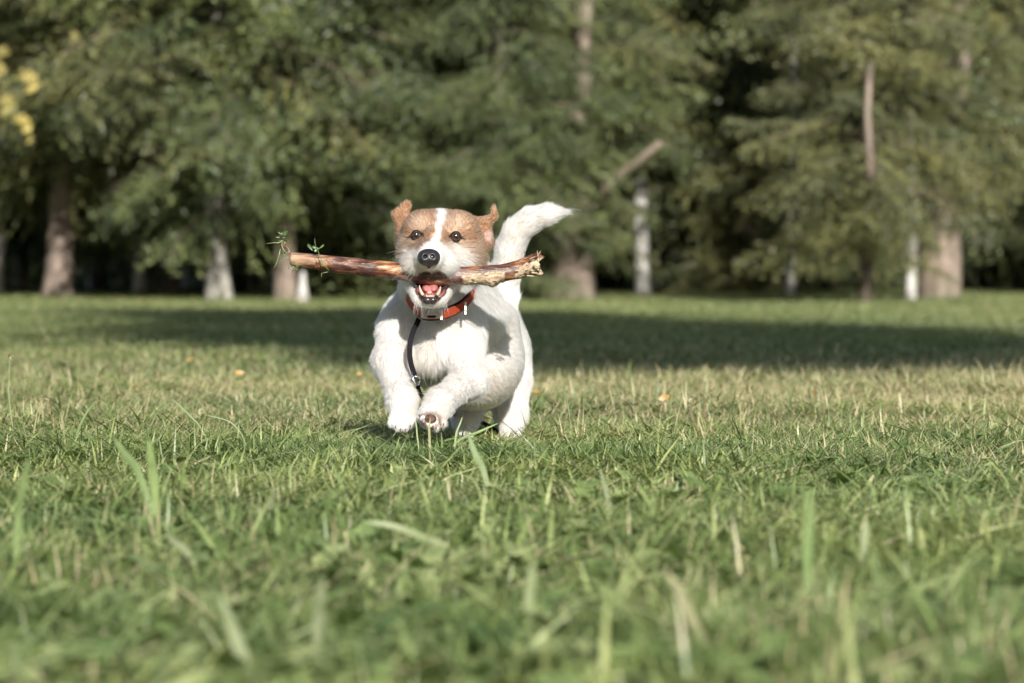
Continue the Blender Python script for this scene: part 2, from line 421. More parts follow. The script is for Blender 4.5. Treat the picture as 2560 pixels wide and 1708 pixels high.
def tree(name, label, u, d, wpx, mat, boughs, zlow, reach, height, lean=0.0, group=None, dens=1.0, low=1.0, cat='tree', flare=.35, scale_hi=1.5, x=None, seed=None):
    TREE_N[0] += 1; seed = seed or TREE_N[0]; rr = random.Random(seed*7+3)
    X = px2x(u, d) if x is None else x
    root = empty(name, (X, d, ground_z(X, d)), 0); tag(root, label, cat, group)
    r0 = wpx/FPX*d/2 if wpx < 400 else wpx/1000.
    trunk(root, r0, height, mat, (lean, 0), flare, seed)
    z = zlow
    while z < height-.4:
        hi = z > 3.4
        prof = reach*(1-((z-zlow)/(height-zlow))**1.25*.85)*(.75+.25*min(1, (z-zlow)/.5) if zlow > .2 else 1)
        prof *= low+(1-low)*min(1, z/1.7)
        nb = max(3, int((8 if not hi else 6)*dens+rr.random()))
        a0 = rr.uniform(0, 6.28)
        for k in range(nb):
            a = a0+2*PI*k/nb+rr.uniform(-.35, .35)
            o = bpy.data.objects.new('bough', rr.choice(boughs)); COL.objects.link(o); o.parent = root
            zz = z+rr.uniform(-.12, .12)
            o.location = (lean*zz, 0, zz)
            s = prof*rr.uniform(.75, 1.15); th = s*(1.0 if not hi else scale_hi)
            o.scale = (s, s*rr.uniform(.9, 1.3)*(1.25 if hi else 1), s*rr.uniform(.85, 1.25)*(1.3 if hi else 1))
            o.rotation_euler = (rr.uniform(-.6, .6), rr.uniform(-.45, .25), a)
        z += (.26 if not hi else .75)*rr.uniform(.85, 1.15)
    return root
def extra_bough(root, u, v, dy, length, az, me, mat_only=None, droop=0.0):
    """a bough of this tree whose base stands at column u, row v"""
    d = root.location.y + dy; p = W(u, v, d)
    o = bpy.data.objects.new('bough', me); COL.objects.link(o); o.parent = root
    o.location = tuple(p - np.array(root.location)); o.scale = (length,)*3; o.rotation_euler = (0, droop, az)
    return o

G1 = 'trees at the edge of the lawn'
t1 = tree('birch_tree', 'thin white birch cut by the left edge of the picture with yellowing leaves', -6, 34.5, 24, BIRCH, B_LEA, 2.3, 1.3, 8, 0, G1, .6)
t2 = tree('larch_tree', 'brown trunked tree nearest the left edge, thick straight bole with low leafy boughs', 142, 32.5, 66, BARK, B_SPR+B_SPY+B_LEA[:1], 1.12, 1.9, 10, .045, G1, .95)
t3 = tree('birch_tree', 'slim pale birch between the thick brown trunk and the flared mottled trunk', 348, 35.5, 27, BIRCH, B_SPR+B_LEA[:1], 1.5, 1.5, 9, 0, G1, .8, flare=.5)
t4 = tree('birch_tree', 'old birch with grey and white mottled bark and a flared foot', 548, 31, 50, MOTTLED, B_SPR+B_SPY+B_LEA[:1], 1.2, 1.8, 10, -.01, G1, .9, flare=.6)
t5 = tree('larch_tree', 'pinkish brown trunk under the left end of the stick', 713, 31.5, 52, BARK, B_SPR, .98, 1.9, 10, .01, G1, 1.0)
t5b = tree('tree_stump', 'short white birch stump beside the pinkish trunk, under the left end of the stick', 757, 30.6, 36, BIRCH, B_LEA, 1.2, 1.0, .36, 0, None, .6, cat='stump')
t6 = tree('spruce_tree', 'dense dark green spruce straight behind the dog with boughs down to the grass', 1010, 33, 46, BARK_D, B_SPR, .22, 1.55, 12, 0, G1, 1.5)
t6b = tree('spruce_tree', 'dark spruce behind the raised tail, boughs sweeping low', 1255, 30.8, 40, BARK_D, B_SPR, .36, 1.0, 11, 0, G1, 1.35, low=.85)
t7 = tree('spruce_tree', 'spruce with a pale pinkish foot right of the tail, bare trunk high up', 1425, 32, 105, BARK, B_SPR+B_SPY[:1], .50, 1.2, 12, .022, G1, 1.1, low=.5)
t8 = tree('birch_tree', 'clean white birch trunk standing alone in the dark gap right of the dog', 1607, 36, 36, BIRCH, B_LEA, 1.35, 1.4, 9, .008, G1, .8, flare=.15)
t13 = tree('spruce_tree', 'yellow green spruce with boughs trailing on the grass between the two slim birches', 1815, 36.5, 40, BARK_D, B_SPY+B_SPR[:1], .15, 1.45, 11, 0, G1, 1.3, low=.55)
t9 = tree('birch_tree', 'very thin white birch half hidden by yellow green boughs', 1977, 34.0, 21, BIRCH, B_LEA, 2.6, 1.3, 8, 0, G1, .6, flare=.1)
t10 = tree('spruce_tree', 'young yellow green spruce with a short dark foot, nearest of the trees on the right', 2163, 29, 36, BARK_D, B_SPY, .55, 1.2, 4.8, .004, G1, 1.35, low=.74)
t11 = tree('birch_tree', 'short stretch of blotched white birch left of the widest trunk', 2277, 31.2, 27, BIRCH, B_LEA, 1.1, 1.0, 8, 0, G1, .5, flare=.1)
t12 = tree('spruce_tree', 'widest pale pinkish trunk near the right edge', 2345, 32.5, 108, BARK, B_SPY, 1.0, 1.2, 13, .035, G1, .7, flare=.12)
# visible bare upper stems
def branch(root, name, pts, r0, r1, mat=TWIG, label=None):
    m = MB(); P = [W(u, v, d)-np.array(root.location) for u, v, d in pts]; n = len(P)
    m.tube(P, [r0+(r1-r0)*i/(n-1) for i in range(n)], 7, jit=.12)
    o = m.build(name, mat, root)
    if label: o['label'] = label
    return o
branch(t7, 'dead_branch', [(1500, 500, 31), (1525, 455, 30.9), (1580, 415, 30.8), (1652, 357, 30.6)], .055, .028, label='bare grey limb rising to the right')
branch(t7, 'branch', [(1440, 300, 30.6), (1462, 200, 31.2), (1458, 90, 31.2), (1472, -60, 31.2)], .075, .06, BARK)
branch(t10, 'branch', [(2174, 480, 28.2), (2178, 420, 28.0), (2168, 290, 28.0), (2176, 160, 28.2)], .034, .018, BARK)
branch(t12, 'branch', [(2372, 320, 31.2), (2402, 230, 31.2), (2410, 120, 31.2), (2398, -40, 31.2)], .075, .06, BARK)
branch(t13, 'dead_branch', [(1850, 560, 35.4), (1930, 625, 35.2), (1990, 655, 35.1), (2090, 668, 35)], .03, .012)
branch(t13, 'dead_branch', [(1960, 205, 35.3), (1900, 100, 35.2), (1880, -20, 35.1)], .03, .03)
branch(t13, 'dead_branch', [(1900, 165, 35.4), (1830, 80, 35.2), (1760, 10, 35.1)], .03, .02)
branch(t2, 'dead_branch', [(260, 492, 31.3), (330, 440, 31.1), (400, 395, 31)], .035, .018)
for (u, v, dy, L_, az) in [(20, 110, -4.5, .30, 4.2), (60, 170, -4.6, .42, 5.2), (15, 230, -4.5, .4, 4.9), (40, 280, -4.5, .35, 5.4), (185, 75, -4.6, .22, 4.9), (70, 330, -4.5, .2, 5.0), (5, 150, -4.5, .35, 4.6)]:
    extra_bough(t1, u, v, dy, L_*.72, az, B_YEL[0], droop=.35)
# rows behind
G2 = 'trees of the second row'
names = [(-350, 39), (60, 41), (250, 44), (430, 40), (640, 43), (860, 39.5), (1120, 42), (1520, 45), (1700, 41), (1880, 43.5), (2080, 40), (2260, 43), (2480, 40), (2760, 41), (1765, 38.6)]
ROW2 = ['dim second row tree off the left side of the picture', 'dim second row tree just inside the left edge, behind the yellow leaves', 'dim second row tree between the thick brown trunk and the slim pale birch',
        'dim second row tree right of the slim pale birch', 'dim second row tree right of the mottled flared birch', 'dim second row tree above the left half of the stick', 'dim second row tree straight above the head of the dog',
        'dim second row tree above the bare grey limb', 'dim second row tree right of the lone white birch', 'dim second row tree left of the very thin white birch', 'dim second row tree above the short dark foot on the right',
        'dim second row tree left of the widest trunk', 'dim second row tree at the right edge behind the widest trunk', 'dim second row tree off the right side of the picture', 'second row spruce filling the gap left of the bare upright stem']
for i, (u, d) in enumerate(names):
    sp = i % 3 != 1 or u > 800
    tree('spruce_tree' if sp else 'birch_tree', ROW2[i], u, d, 40 if sp else 26, BARK if i % 2 else BARK_D,
         B_SPR if u < 1400 else B_SPY if i % 2 else B_SPR, 1.1 if u < 900 or 1400 < u < 1800 else .6, 2.2, 12, 0, G2, .95)
G3 = 'trees deep in the wood'
for i, (u, d) in enumerate([(-250, 54), (48, 60), (160, 55), (232, 62), (400, 52), (470, 66), (600, 57), (800, 54), (1000, 58), (1250, 55), (1480, 60), (1660, 52), (1830, 58), (2020, 55), (2200, 61), (2420, 54), (2530, 60), (2800, 56)]):
    pale = i in (1, 3, 5)
    tree('birch_tree' if pale else 'spruce_tree', 'pale distant stem glimpsed low on the left between nearer trunks' if pale else 'distant dark tree deep in the wood', u, d, 24 if pale else 40, BIRCH if pale else BARK_D,
         B_SPR if i % 2 else B_LEA, 1.4, 3.0, 14, 0, 'pale stems glimpsed through the gap on the left' if pale else G3, .7)
# side trees that keep the edge of the lawn closed outside the picture
for i, (x, d) in enumerate([(-6.6, 33), (6.8, 34), (-9.2, 37), (9.5, 38)]):
    tree('spruce_tree', 'spruce at the lawn edge %s outside the %s of the picture' % ('just' if abs(x) < 7 else 'far', 'left' if x < 0 else 'right'), 0, d, 52, BARK, B_SPR, .4, 2.0, 12, 0, 'spruces outside the picture', .8, x=x)
def far_wood():
    rg = np.random.default_rng(5); n = 80000
    a = rg.uniform(-1, 1, n); y = rg.uniform(74, 92, n); x = a*22; z = rg.uniform(0, 1, n)**1.1*16
    s = rg.uniform(.14, .36, n)
    d1 = rg.normal(size=(n, 3)); d1 /= np.linalg.norm(d1, axis=1)[:, None]
    d2 = np.cross(d1, rg.normal(size=(n, 3))); d2 /= np.linalg.norm(d2, axis=1)[:, None]
    P = np.c_[x, y, z]; V = np.stack([P-d1*s[:, None], P+d2*s[:, None]*.6, P+d1*s[:, None], P-d2*s[:, None]*.6], 1).reshape(-1, 3)
    me = mesh_np('far_wood', V, np.arange(4*n).reshape(-1, 4), False); vfloat(me, 'pick', np.repeat(rg.random(n)*.5, 4))
    tag(link('far_wood', me, None, LEAFY), 'dark mass of far woodland closing the view between the trunks', 'wood', None, 'stuff')
far_wood()
# the tree beside the photographer whose crown shades the lawn behind the dog
def shade_tree():
    rr = random.Random(4); ta = math.tan(SUN_EL)
    lobes = [(2.3, 12.7, 1.6, 8.0), (.9, 12.9, 1.6, 8.3), (-.1, 16.2, 1.3, 9.3), (.0, 15.6, 1.8, 10.0), (-.1, 18.6, 1.4, 11.2), (-.9, 21.5, 1.2, 12.6), (3.8, 12.2, 1.5, 8.0)]
    base = (4.2, -4.6); root = empty('leafy_tree', (base[0], base[1], SOIL)); tag(root, 'tall leafy tree standing beside the photographer, outside the picture', 'tree')
    trunk(root, .20, 12.5, BARK, (0, 0), .3, 9)
    for gx, gy, r, h in lobes:
        c = Vector((gx+h/ta*math.sin(SUN_AZ), gy-h/ta*math.cos(SUN_AZ), h)) - Vector((base[0], base[1], SOIL))
        m = MB(); m.tube([(0, 0, h-1.9), (c.x*.5, c.y*.5, h-.9), (c.x, c.y, h)], [.07, .05, .03], 6); m.build('limb', BARK, root)
        n = 150
        for k in range(n):
            v = Vector((rr.gauss(0, 1), rr.gauss(0, 1), rr.gauss(0, 1))).normalized()*r*rr.uniform(.1, .85)
            v.z *= .55
            o = bpy.data.objects.new('bough', rr.choice(B_LEA)); COL.objects.link(o); o.parent = root
            o.location = c+v; s = rr.uniform(1.0, 1.4); o.scale = (s, s*1.4, s*1.4); o.rotation_euler = (rr.uniform(-.6, .6), rr.uniform(-.6, .6), rr.uniform(0, 6.28))
shade_tree()
# ------------------------------------------------------------------ the dog
PXM = 1/FPX
class Prim: pass
class Field:
    """a body blown up from bones: signed distance to a smooth union of tapered limbs and ellipsoids"""
    def __init__(s): s.p = []
    def cap(s, a, b, ra, rb, k=.02, tagname='body', flow=None, op='add'):
        q = Prim(); q.t = 'cap'; q.a = W(*a); q.b = W(*b); q.ra = ra*PXM*a[2]; q.rb = rb*PXM*b[2]; q.k = k; q.tag = tagname; q.op = op
        q.flow = (q.b-q.a) if flow is None else np.array(flow, float); s.p.append(q)
    def ell(s, c, r, k=.02, rot=(0, 0, 0), tagname='body', flow=(0, 1, -.3), op='add', ry=None):
        q = Prim(); q.t = 'ell'; q.c = W(*c); f = PXM*c[2]
        q.r = np.array([r[0]*f, r[1]*f, r[2]*f]); q.M = np.array(Euler([math.radians(x) for x in rot]).to_matrix()); q.k = k
        q.tag = tagname; q.op = op; q.flow = np.array(flow, float); s.p.append(q)
    @staticmethod
    def dist(q, P):
        if q.t == 'cap':
            ab = q.b-q.a; L2 = ab@ab
            t = np.clip(((P-q.a)@ab)/max(L2, 1e-12), 0, 1)
            d = P-q.a-t[..., None]*ab
            return np.sqrt((d*d).sum(-1))-(q.ra+(q.rb-q.ra)*t)
        l = (P-q.c)@q.M
        k0 = np.sqrt(((l/q.r)**2).sum(-1)); k1 = np.sqrt(((l/(q.r**2))**2).sum(-1))
        return k0*(k0-1)/np.maximum(k1, 1e-9)
    @staticmethod
    def bounds(q):
        if q.t == 'cap':
            r = max(q.ra, q.rb); return np.minimum(q.a, q.b)-r, np.maximum(q.a, q.b)+r
        e = np.sqrt(((q.M*q.r)**2).sum(1)); return q.c-e, q.c+e
    def surface(s, h, lo=None, hi=None):
        adds = [q for q in s.p if q.op == 'add']
        B = [s.bounds(q) for q in adds]
        lo = np.min([b[0] for b in B], 0)-3*h-.012; hi = np.max([b[1] for b in B], 0)+3*h+.012
        n = np.ceil((hi-lo)/h).astype(int)+1
        D = np.full(n, .2, np.float32)
        for q in s.p:
            b0, b1 = s.bounds(q); m = q.k+3*h+.006
            i0 = np.maximum(0, np.floor((b0-m-lo)/h).astype(int)); i1 = np.minimum(n, np.ceil((b1+m-lo)/h).astype(int)+1)
            ax = [lo[a]+h*np.arange(i0[a], i1[a]) for a in range(3)]
            P = np.stack(np.meshgrid(*ax, indexing='ij'), -1)
            d = s.dist(q, P).astype(np.float32); sl = tuple(slice(i0[a], i1[a]) for a in range(3)); c = D[sl]
            if q.op == 'add':
                hh = np.maximum(q.k-np.abs(c-d), 0)/q.k; D[sl] = np.minimum(c, d)-hh*hh*q.k*.25
            else:
                d = -d; hh = np.maximum(q.k-np.abs(c-d), 0)/q.k; D[sl] = np.maximum(c, d)+hh*hh*q.k*.25
        return surface_nets(D, lo, h)
    def weights(s, P, soft=.008):
        """for every point: nearness to each prim that adds"""
        adds = [q for q in s.p if q.op == 'add']
        Dm = np.stack([s.dist(q, P) for q in adds], 1); m = Dm.min(1, keepdims=True)
        w = np.exp(-(Dm-m)/soft); w /= w.sum(1, keepdims=True)
        return adds, w
def surface_nets(D, lo, h):
    ins = D < 0; n = np.array(D.shape)-1
    cs = [(i, j, k) for i in (0, 1) for j in (0, 1) for k in (0, 1)]
    cnt = sum(ins[i:i+n[0], j:j+n[1], k:k+n[2]].astype(np.int8) for i, j, k in cs)
    act = (cnt > 0) & (cnt < 8); idx = np.argwhere(act); vid = np.full(act.shape, -1, np.int64); vid[act] = np.arange(len(idx))
    c = {t: D[idx[:, 0]+t[0], idx[:, 1]+t[1], idx[:, 2]+t[2]] for t in cs}
    acc = np.zeros((len(idx), 3)); num = np.zeros(len(idx))
    for a in cs:
        for ax in range(3):
            if a[ax] == 0:
                b = list(a); b[ax] = 1; b = tuple(b)
                va, vb = c[a], c[b]; m = (va < 0) != (vb < 0); t = np.where(m, va/np.where(m, va-vb, 1), 0)
                p = np.tile(np.array(a, float), (len(idx), 1)); p[:, ax] += t
                acc[m] += p[m]; num[m] += 1
    V = lo+h*(idx+acc/num[:, None])
    F = []
    for ax in range(3):
        o = [x for x in range(3) if x != ax]
        s0 = [slice(None)]*3; s1 = [slice(None)]*3; s0[ax] = slice(0, -1); s1[ax] = slice(1, None)
        A, Bq = ins[tuple(s0)], ins[tuple(s1)]; e = np.argwhere(A != Bq)
        e = e[(e[:, o[0]] > 0) & (e[:, o[1]] > 0) & (e[:, o[0]] < n[o[0]]) & (e[:, o[1]] < n[o[1]])]
        flip = A[e[:, 0], e[:, 1], e[:, 2]]
        q = []
        for da, db in ((1, 1), (0, 1), (0, 0), (1, 0)):
            g = e.copy(); g[:, o[0]] -= da; g[:, o[1]] -= db; q.append(vid[g[:, 0], g[:, 1], g[:, 2]])
        q = np.stack(q, 1)
        if ax == 1: flip = ~flip
        q[~flip] = q[~flip][:, ::-1]; F.append(q)
    return V, np.concatenate(F)
def relax(V, F, it=2):
    for _ in range(it):
        acc = np.zeros_like(V); num = np.zeros(len(V))
        for i in range(4):
            a, b = F[:, i], F[:, (i+1) % 4]
            np.add.at(acc, a, V[b]); np.add.at(num, a, 1); np.add.at(acc, b, V[a]); np.add.at(num, b, 1)
        V = V*.5+.5*acc/num[:, None]
    return V

f = Field()
# trunk of the body, running back and to the picture's right
f.ell((1090, 862, 5.66), (90, 118, 100), .03, (0, 0, 0), 'chest', (0.05, .4, -1))
f.ell((1070, 885, 5.61), (50, 80, 56), .025, (0, 0, 0), 'chest', (0.0, .3, -1))
f.ell((1188, 898, 5.79), (120, 150, 126), .03, (0, 0, -10), 'barrel', (.15, 1, -.35))
f.ell((1224, 868, 5.95), (92, 110, 100), .03, (0, 0, 0), 'rump', (.1, 1, -.5))
f.cap((1110, 690, 5.60), (1115, 800, 5.66), 72, 92, .03, 'neck', (0, .5, -1))
f.cap((1150, 672, 5.645), (1165, 780, 5.70), 62, 88, .03, 'neck', (.1, .6, -1))
f.ell((1215, 792, 5.78), (66, 120, 42), .04, (0, 0, -12), 'barrel', (.1, 1, -.2))
# shoulders and front legs
f.ell((1009, 800, 5.63), (44, 62, 76), .025, (0, 8, 0), 'shoulder', (-.1, .2, -1))
f.cap((994, 830, 5.62), (980, 905, 5.57), 46, 41, .025, 'leg')
f.cap((978, 905, 5.57), (1003, 1000, 5.49), 38, 30, .02, 'leg')
f.cap((1006, 1000, 5.49), (1009, 1042, 5.465), 30, 29, .015, 'leg')
for du, dv, dy in ((-21, 0, 0), (-8, 9, -.009), (7, 9, -.009), (21, 1, 0)):
    f.cap((1008+du*.7, 1036, 5.462+dy), (1005+du, 1056+dv, 5.453+dy), 14, 11.5, .0025, 'paw')
f.ell((1140, 850, 5.62), (62, 66, 84), .03, (0, -10, 0), 'shoulder', (.1, .2, -1))
f.cap((1150, 880, 5.595), (1176, 950, 5.55), 50, 38, .014, 'leg')
f.cap((1172, 950, 5.555), (1100, 1006, 5.44), 37, 29, .018, 'leg')
f.cap((1100, 1008, 5.44), (1080, 1040, 5.405), 30, 32, .015, 'leg')
for du, dv in ((-28, -2), (-11, 14), (9, 20), (25, 12)):
    f.cap((1082+du*.5, 1040, 5.40), (1081+du, 1046+dv, 5.388), 15, 11, .003, 'paw')
# hind legs, far under the body
f.ell((1262, 912, 5.94), (57, 80, 88), .025, (0, 0, 0), 'thigh', (0, .4, -1))
f.cap((1275, 960, 5.92), (1278, 1035, 5.90), 46, 33, .025, 'leg')
f.cap((1278, 1035, 5.90), (1276, 1084, 5.88), 32, 20, .015, 'leg')
f.cap((1276, 1084, 5.88), (1272, 1122, 5.87), 19, 17, .01, 'leg'); f.ell((1270, 1135, 5.855), (24, 30, 14), .01, (0, 0, 0), 'paw', (0, -1, -.2))
f.cap((1190, 980, 5.90), (1165, 1045, 5.86), 46, 28, .025, 'leg')
f.cap((1165, 1045, 5.86), (1160, 1088, 5.84), 25, 17, .015, 'leg')
f.cap((1160, 1088, 5.84), (1158, 1122, 5.83), 17, 16, .01, 'leg'); f.ell((1157, 1132, 5.82), (22, 28, 13), .01, (0, 0, 0), 'paw', (0, -1, -.2))
# tail
T = [(1245, 800, 5.97, 50), (1254, 740, 6.0, 34), (1264, 680, 5.99, 29), (1274, 625, 5.98, 27), (1292, 580, 5.97, 26), (1325, 551, 5.96, 23), (1368, 536, 5.95, 18), (1402, 532, 5.94, 10)]
for a, b in zip(T, T[1:]): f.cap(a[:3], b[:3], a[3]-3.5, b[3]-3, .022, 'tail')
# head
f.ell((1100, 596, 5.585), (92, 92, 72), .015, (0, 0, 0), 'head', (0, 1, .45))
f.ell((1052, 580, 5.555), (46, 60, 52), .015, (0, 0, 0), 'head', (-.3, 1, .5))
f.ell((1150, 582, 5.555), (48, 60, 52), .015, (0, 0, 0), 'head', (.3, 1, .5))
f.ell((1047, 636, 5.56), (46, 60, 50), .02, (0, 0, 0), 'cheek', (-1, .9, -.5))
f.ell((1158, 640, 5.565), (50, 62, 52), .02, (0, 0, 0), 'cheek', (1, .9, -.5))
f.cap((1086, 622, 5.54), (1075, 640, 5.455), 52, 34, .02, 'muzzle', (0, 1, .2))
f.ell((1046, 659, 5.478), (37, 52, 26), .014, (0, 0, 8), 'lip', (-.7, .6, -.8))
f.ell((1103, 660, 5.478), (40, 52, 26), .014, (0, 0, -8), 'lip', (.7, .6, -.8))
f.ell((1073, 648, 5.437), (31, 26, 25), .012, (0, 0, 0), 'muzzle', (0, .6, -1))
# brow ridges and stop
f.ell((1090, 590, 5.505), (24, 26, 30), .012, (0, 0, 0), 'head', (0, .6, 1))
# throat and open lower jaw
f.ell((1088, 712, 5.60), (82, 90, 58), .02, (0, 0, 0), 'throat', (0, .5, -1))
f.cap((1034, 700, 5.545), (1056, 738, 5.475), 27, 20, .012, 'jaw', (-.3, .5, -1))
f.cap((1122, 700, 5.545), (1095, 738, 5.475), 27, 20, .012, 'jaw', (.3, .5, -1))
f.cap((1056, 740, 5.472), (1095, 740, 5.472), 19, 19, .012, 'jaw', (0, .4, -1))
f.ell((1078, 738, 5.53), (36, 80, 26), .015, (0, 0, 0), 'jaw', (0, .4, -1))
# ears: flaps blown up and out
f.cap((1022, 556, 5.60), (1004, 540, 5.605), 16, 13, .008, 'ear', (-1, 0, .6))
f.ell((1008, 530, 5.603), (15, 7.5, 32), .006, (0, 28, 0), 'ear', (0, 0, 1))
f.ell((999, 541, 5.600), (21, 7.5, 15), .006, (0, 28, 0), 'ear', (-1, 0, .3))
f.ell((1000, 590, 5.603), (13, 30, 34), .01, (0, 0, 0), 'earbase', (-.2, .6, -1))
f.cap((1178, 562, 5.60), (1214, 560, 5.60), 21, 14, .012, 'ear', (1, 0, .1))
f.cap((1208, 558, 5.60), (1234, 543, 5.60), 13, 9, .006, 'ear', (1, 0, .4))
f.ell((1235, 532, 5.602), (7.5, 7, 20), .005, (0, -4, 0), 'ear', (0, 0, 1))
f.cap((1212, 582, 5.60), (1222, 606, 5.60), 17, 13, .008, 'earbase', (.3, .2, -1))
f.ell((1217, 590, 5.578), (8, 16, 14), .004, (0, 0, -10), op='cut', tagname='x')
f.ell((1112, 922, 5.535), (9, 30, 34), .012, (0, 28, 0), op='cut', tagname='x')
f.ell((1062, 975, 5.60), (30, 50, 34), .02, (0, 0, 0), op='cut', tagname='x')
f.ell((1040, 880, 5.565), (7, 24, 60), .012, (0, 0, 0), op='cut', tagname='x')
f.ell((1203, 905, 5.655), (7, 26, 66), .014, (0, 4, 0), op='cut', tagname='x')
# mouth cavity, eye sockets
f.cap((1060, 704, 5.40), (1068, 704, 5.54), 24, 22, .004, 'mouth', op='cut'); f.cap((1098, 704, 5.40), (1090, 704, 5.54), 24, 22, .004, 'mouth', op='cut')
f.cap((1075, 722, 5.40), (1077, 712, 5.54), 19.5, 17, .004, 'mouth', op='cut')
f.ell((1060, 716, 5.45), (15, 70, 22), .004, (0, 22, 0), op='cut', tagname='mouth')
f.ell((1094, 716, 5.45), (15, 70, 22), .004, (0, -22, 0), op='cut', tagname='mouth')
EYES = [((1040.5, 588.5, 5.522), 1), ((1139.5, 591.5, 5.522), -1)]
for (c, s_) in EYES: f.ell((c[0], c[1], 5.508), (14.2, 17, 11), .004, (0, -8*s_, 0), op='cut', tagname='eye')
V, F = f.surface(.0021); V = relax(V, F, 2)
body_me = mesh_np('body', V, F)
def uv_of(P): y = P[:, 1]; return U0+P[:, 0]*FPX/y, HOR-(P[:, 2]-CAM_Z)*FPX/y
def sstep(x, a, b): t = np.clip((x-a)/(b-a), 0, 1); return t*t*(3-2*t)
def n3(P, s, seed=0.): return np.array([noise.noise(Vector(p)*s+Vector((seed, 0, 0))) for p in P])
def coat(P, full=True):
    """coat colour and region masks over the body"""
    u, v = uv_of(P); y = P[:, 1]
    nz = n3(P, 60, 3.); nf = n3(P, 300, 8.)
    head = sstep(y, 5.72, 5.66)*sstep(v, 700, 680)
    uu, vv = u+nz*9, v+nz*9
    # blaze up the middle of the face, widening to the white muzzle
    bl = np.interp(v, [500, 530, 560, 585, 605, 625, 650, 680], [11, 11, 7, 4, 13, 34, 56, 75]); bc = np.interp(v, [520, 560, 600, 650], [1104, 1098, 1088, 1076])
    blaze = sstep(np.abs(uu-bc+nf*4), bl+8, bl-4)
    tan = 1-blaze
    cheekw = np.maximum(sstep(np.hypot((uu-1026)/32, (vv-652)/34), 1.1, .7)*.9, sstep(vv, 648, 676))*.92
    cheekr = sstep(np.hypot((uu-1134)/54, (vv-654)/48), 1.15, .55)*.95
    tan = tan*(1-cheekw)*(1-cheekr)
    right = sstep(uu, 1190, 1178)*1.0
    tan = tan*np.where((vv > 655) & (u > 1150), sstep(vv, 700, 668), 1)
    # neck behind the right cheek is white
    tan = tan*(1-sstep(y, 5.615, 5.635)*sstep(v, 600, 625))
    white = np.array([.79, .775, .755]); tanc = np.array([.30, .145, .066]); dark = np.array([.26, .12, .055]); pale = np.array([.60, .47, .35])
    m = np.clip(tan, 0, 1)*head
    cr = sstep(n3(P, 14, 5.)+.35*n3(P, 45, 6.), .05, .45)[:, None]
    base = white[None]*(1+.05*nz[:, None])*(1-cr)+np.array([.77, .725, .675])*cr
    tcol = tanc[None]*(1+.25*nz[:, None]) + (pale-tanc)[None]*np.clip(nf*.9+.08, 0, .8)[:, None]
    # greyed hair round the brows and below the eyes
    br = np.maximum(sstep(np.hypot((u-1050)/36, (v-560)/26), 1.2, .25), sstep(np.hypot((u-1136)/42, (v-560)/26), 1.2, .25))*.66
    be = np.maximum(sstep(np.hypot((u-1145)/56, (v-630)/40), 1.2, .3)*1.1, sstep(np.hypot((u-1014)/34, (v-612)/28), 1.2, .3))*.75
    tcol = tcol*(1-np.maximum(br, be)[:, None]) + pale[None]*1.05*np.maximum(br, be)[:, None]
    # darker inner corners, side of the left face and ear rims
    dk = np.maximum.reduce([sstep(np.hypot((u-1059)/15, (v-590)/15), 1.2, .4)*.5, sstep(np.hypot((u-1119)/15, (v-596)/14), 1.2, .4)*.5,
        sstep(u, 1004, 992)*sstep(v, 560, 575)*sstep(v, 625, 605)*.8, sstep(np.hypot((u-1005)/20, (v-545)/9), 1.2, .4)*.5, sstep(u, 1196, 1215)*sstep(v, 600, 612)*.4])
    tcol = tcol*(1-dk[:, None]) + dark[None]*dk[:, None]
    C = base*(1-m[:, None]) + tcol*m[:, None]
    skin = C.copy()
    # inner right ear
    ie = sstep(np.hypot((u-1219)/11, (v-590)/17), 1.1, .7)*sstep(y, 5.62, 5.60)
    C = C*(1-ie[:, None])+np.array([.62, .44, .38])*ie[:, None]
    # muddy brown sole of the lifted paw
    so = sstep(np.hypot((u-1075)/36, (v-1050)/27), 1.15, .6)*sstep(y, 5.408, 5.398)*sstep(nz+nf*.6, -.35, .15)*.9
    C = C*(1-so[:, None])+np.array([.13, .08, .06])*so[:, None]
    # black rims of the eyes
    rim = np.zeros(len(P))
    for (c, s_) in EYES:
        du, dv = (u-c[0]), (v-c[1])+.12*s_*(u-c[0])
        rim = np.maximum(rim, sstep(np.hypot(du/16.0, dv/11), 1.14, .94)*sstep(y, 5.56, 5.54))
        out = (-du*s_); rim = np.maximum(rim, sstep(np.abs(dv-.22*out+1), 5.0, 2.2)*sstep(out, 9, 13)*sstep(out, 31, 20)*sstep(y, 5.57, 5.55)); rim = np.maximum(rim, sstep(np.abs(dv-3), 4.5, 2)*sstep(out, -10, -13)*sstep(out, -23, -18)*sstep(y, 5.57, 5.55))
    mouth = np.zeros(len(P))
    dist = np.stack([Field.dist(q, P) for q in f.p if q.op == 'cut' and q.tag == 'mouth'], 1).min(1)
    mouth = sstep(dist, .0035, .0015)*sstep(y, 5.60, 5.55)
    lips = np.maximum(sstep(dist, .0065, .004)*sstep(y, 5.60, 5.55)*sstep(v, 690, 700), sstep(np.hypot((u-1075)/31, (v-742)/17), 1.1, .85)*sstep(y, 5.50, 5.485))
    return C, rim, mouth, lips, u, v, m
C, rim, mouth, lips, u, v, m = coat(V)
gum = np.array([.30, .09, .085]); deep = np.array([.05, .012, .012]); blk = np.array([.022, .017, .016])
sk = C*np.array([.95, .89, .85])
yv = V[:, 1]
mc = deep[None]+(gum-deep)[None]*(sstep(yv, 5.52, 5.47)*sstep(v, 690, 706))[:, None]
sk = sk*(1-rim[:, None])+blk*rim[:, None]
sk = sk*(1-lips[:, None])+blk*1.3*lips[:, None]
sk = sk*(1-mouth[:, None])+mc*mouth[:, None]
vcol(body_me, 'coat', sk); vfloat(body_me, 'wet', np.maximum(np.maximum(rim, mouth), lips))
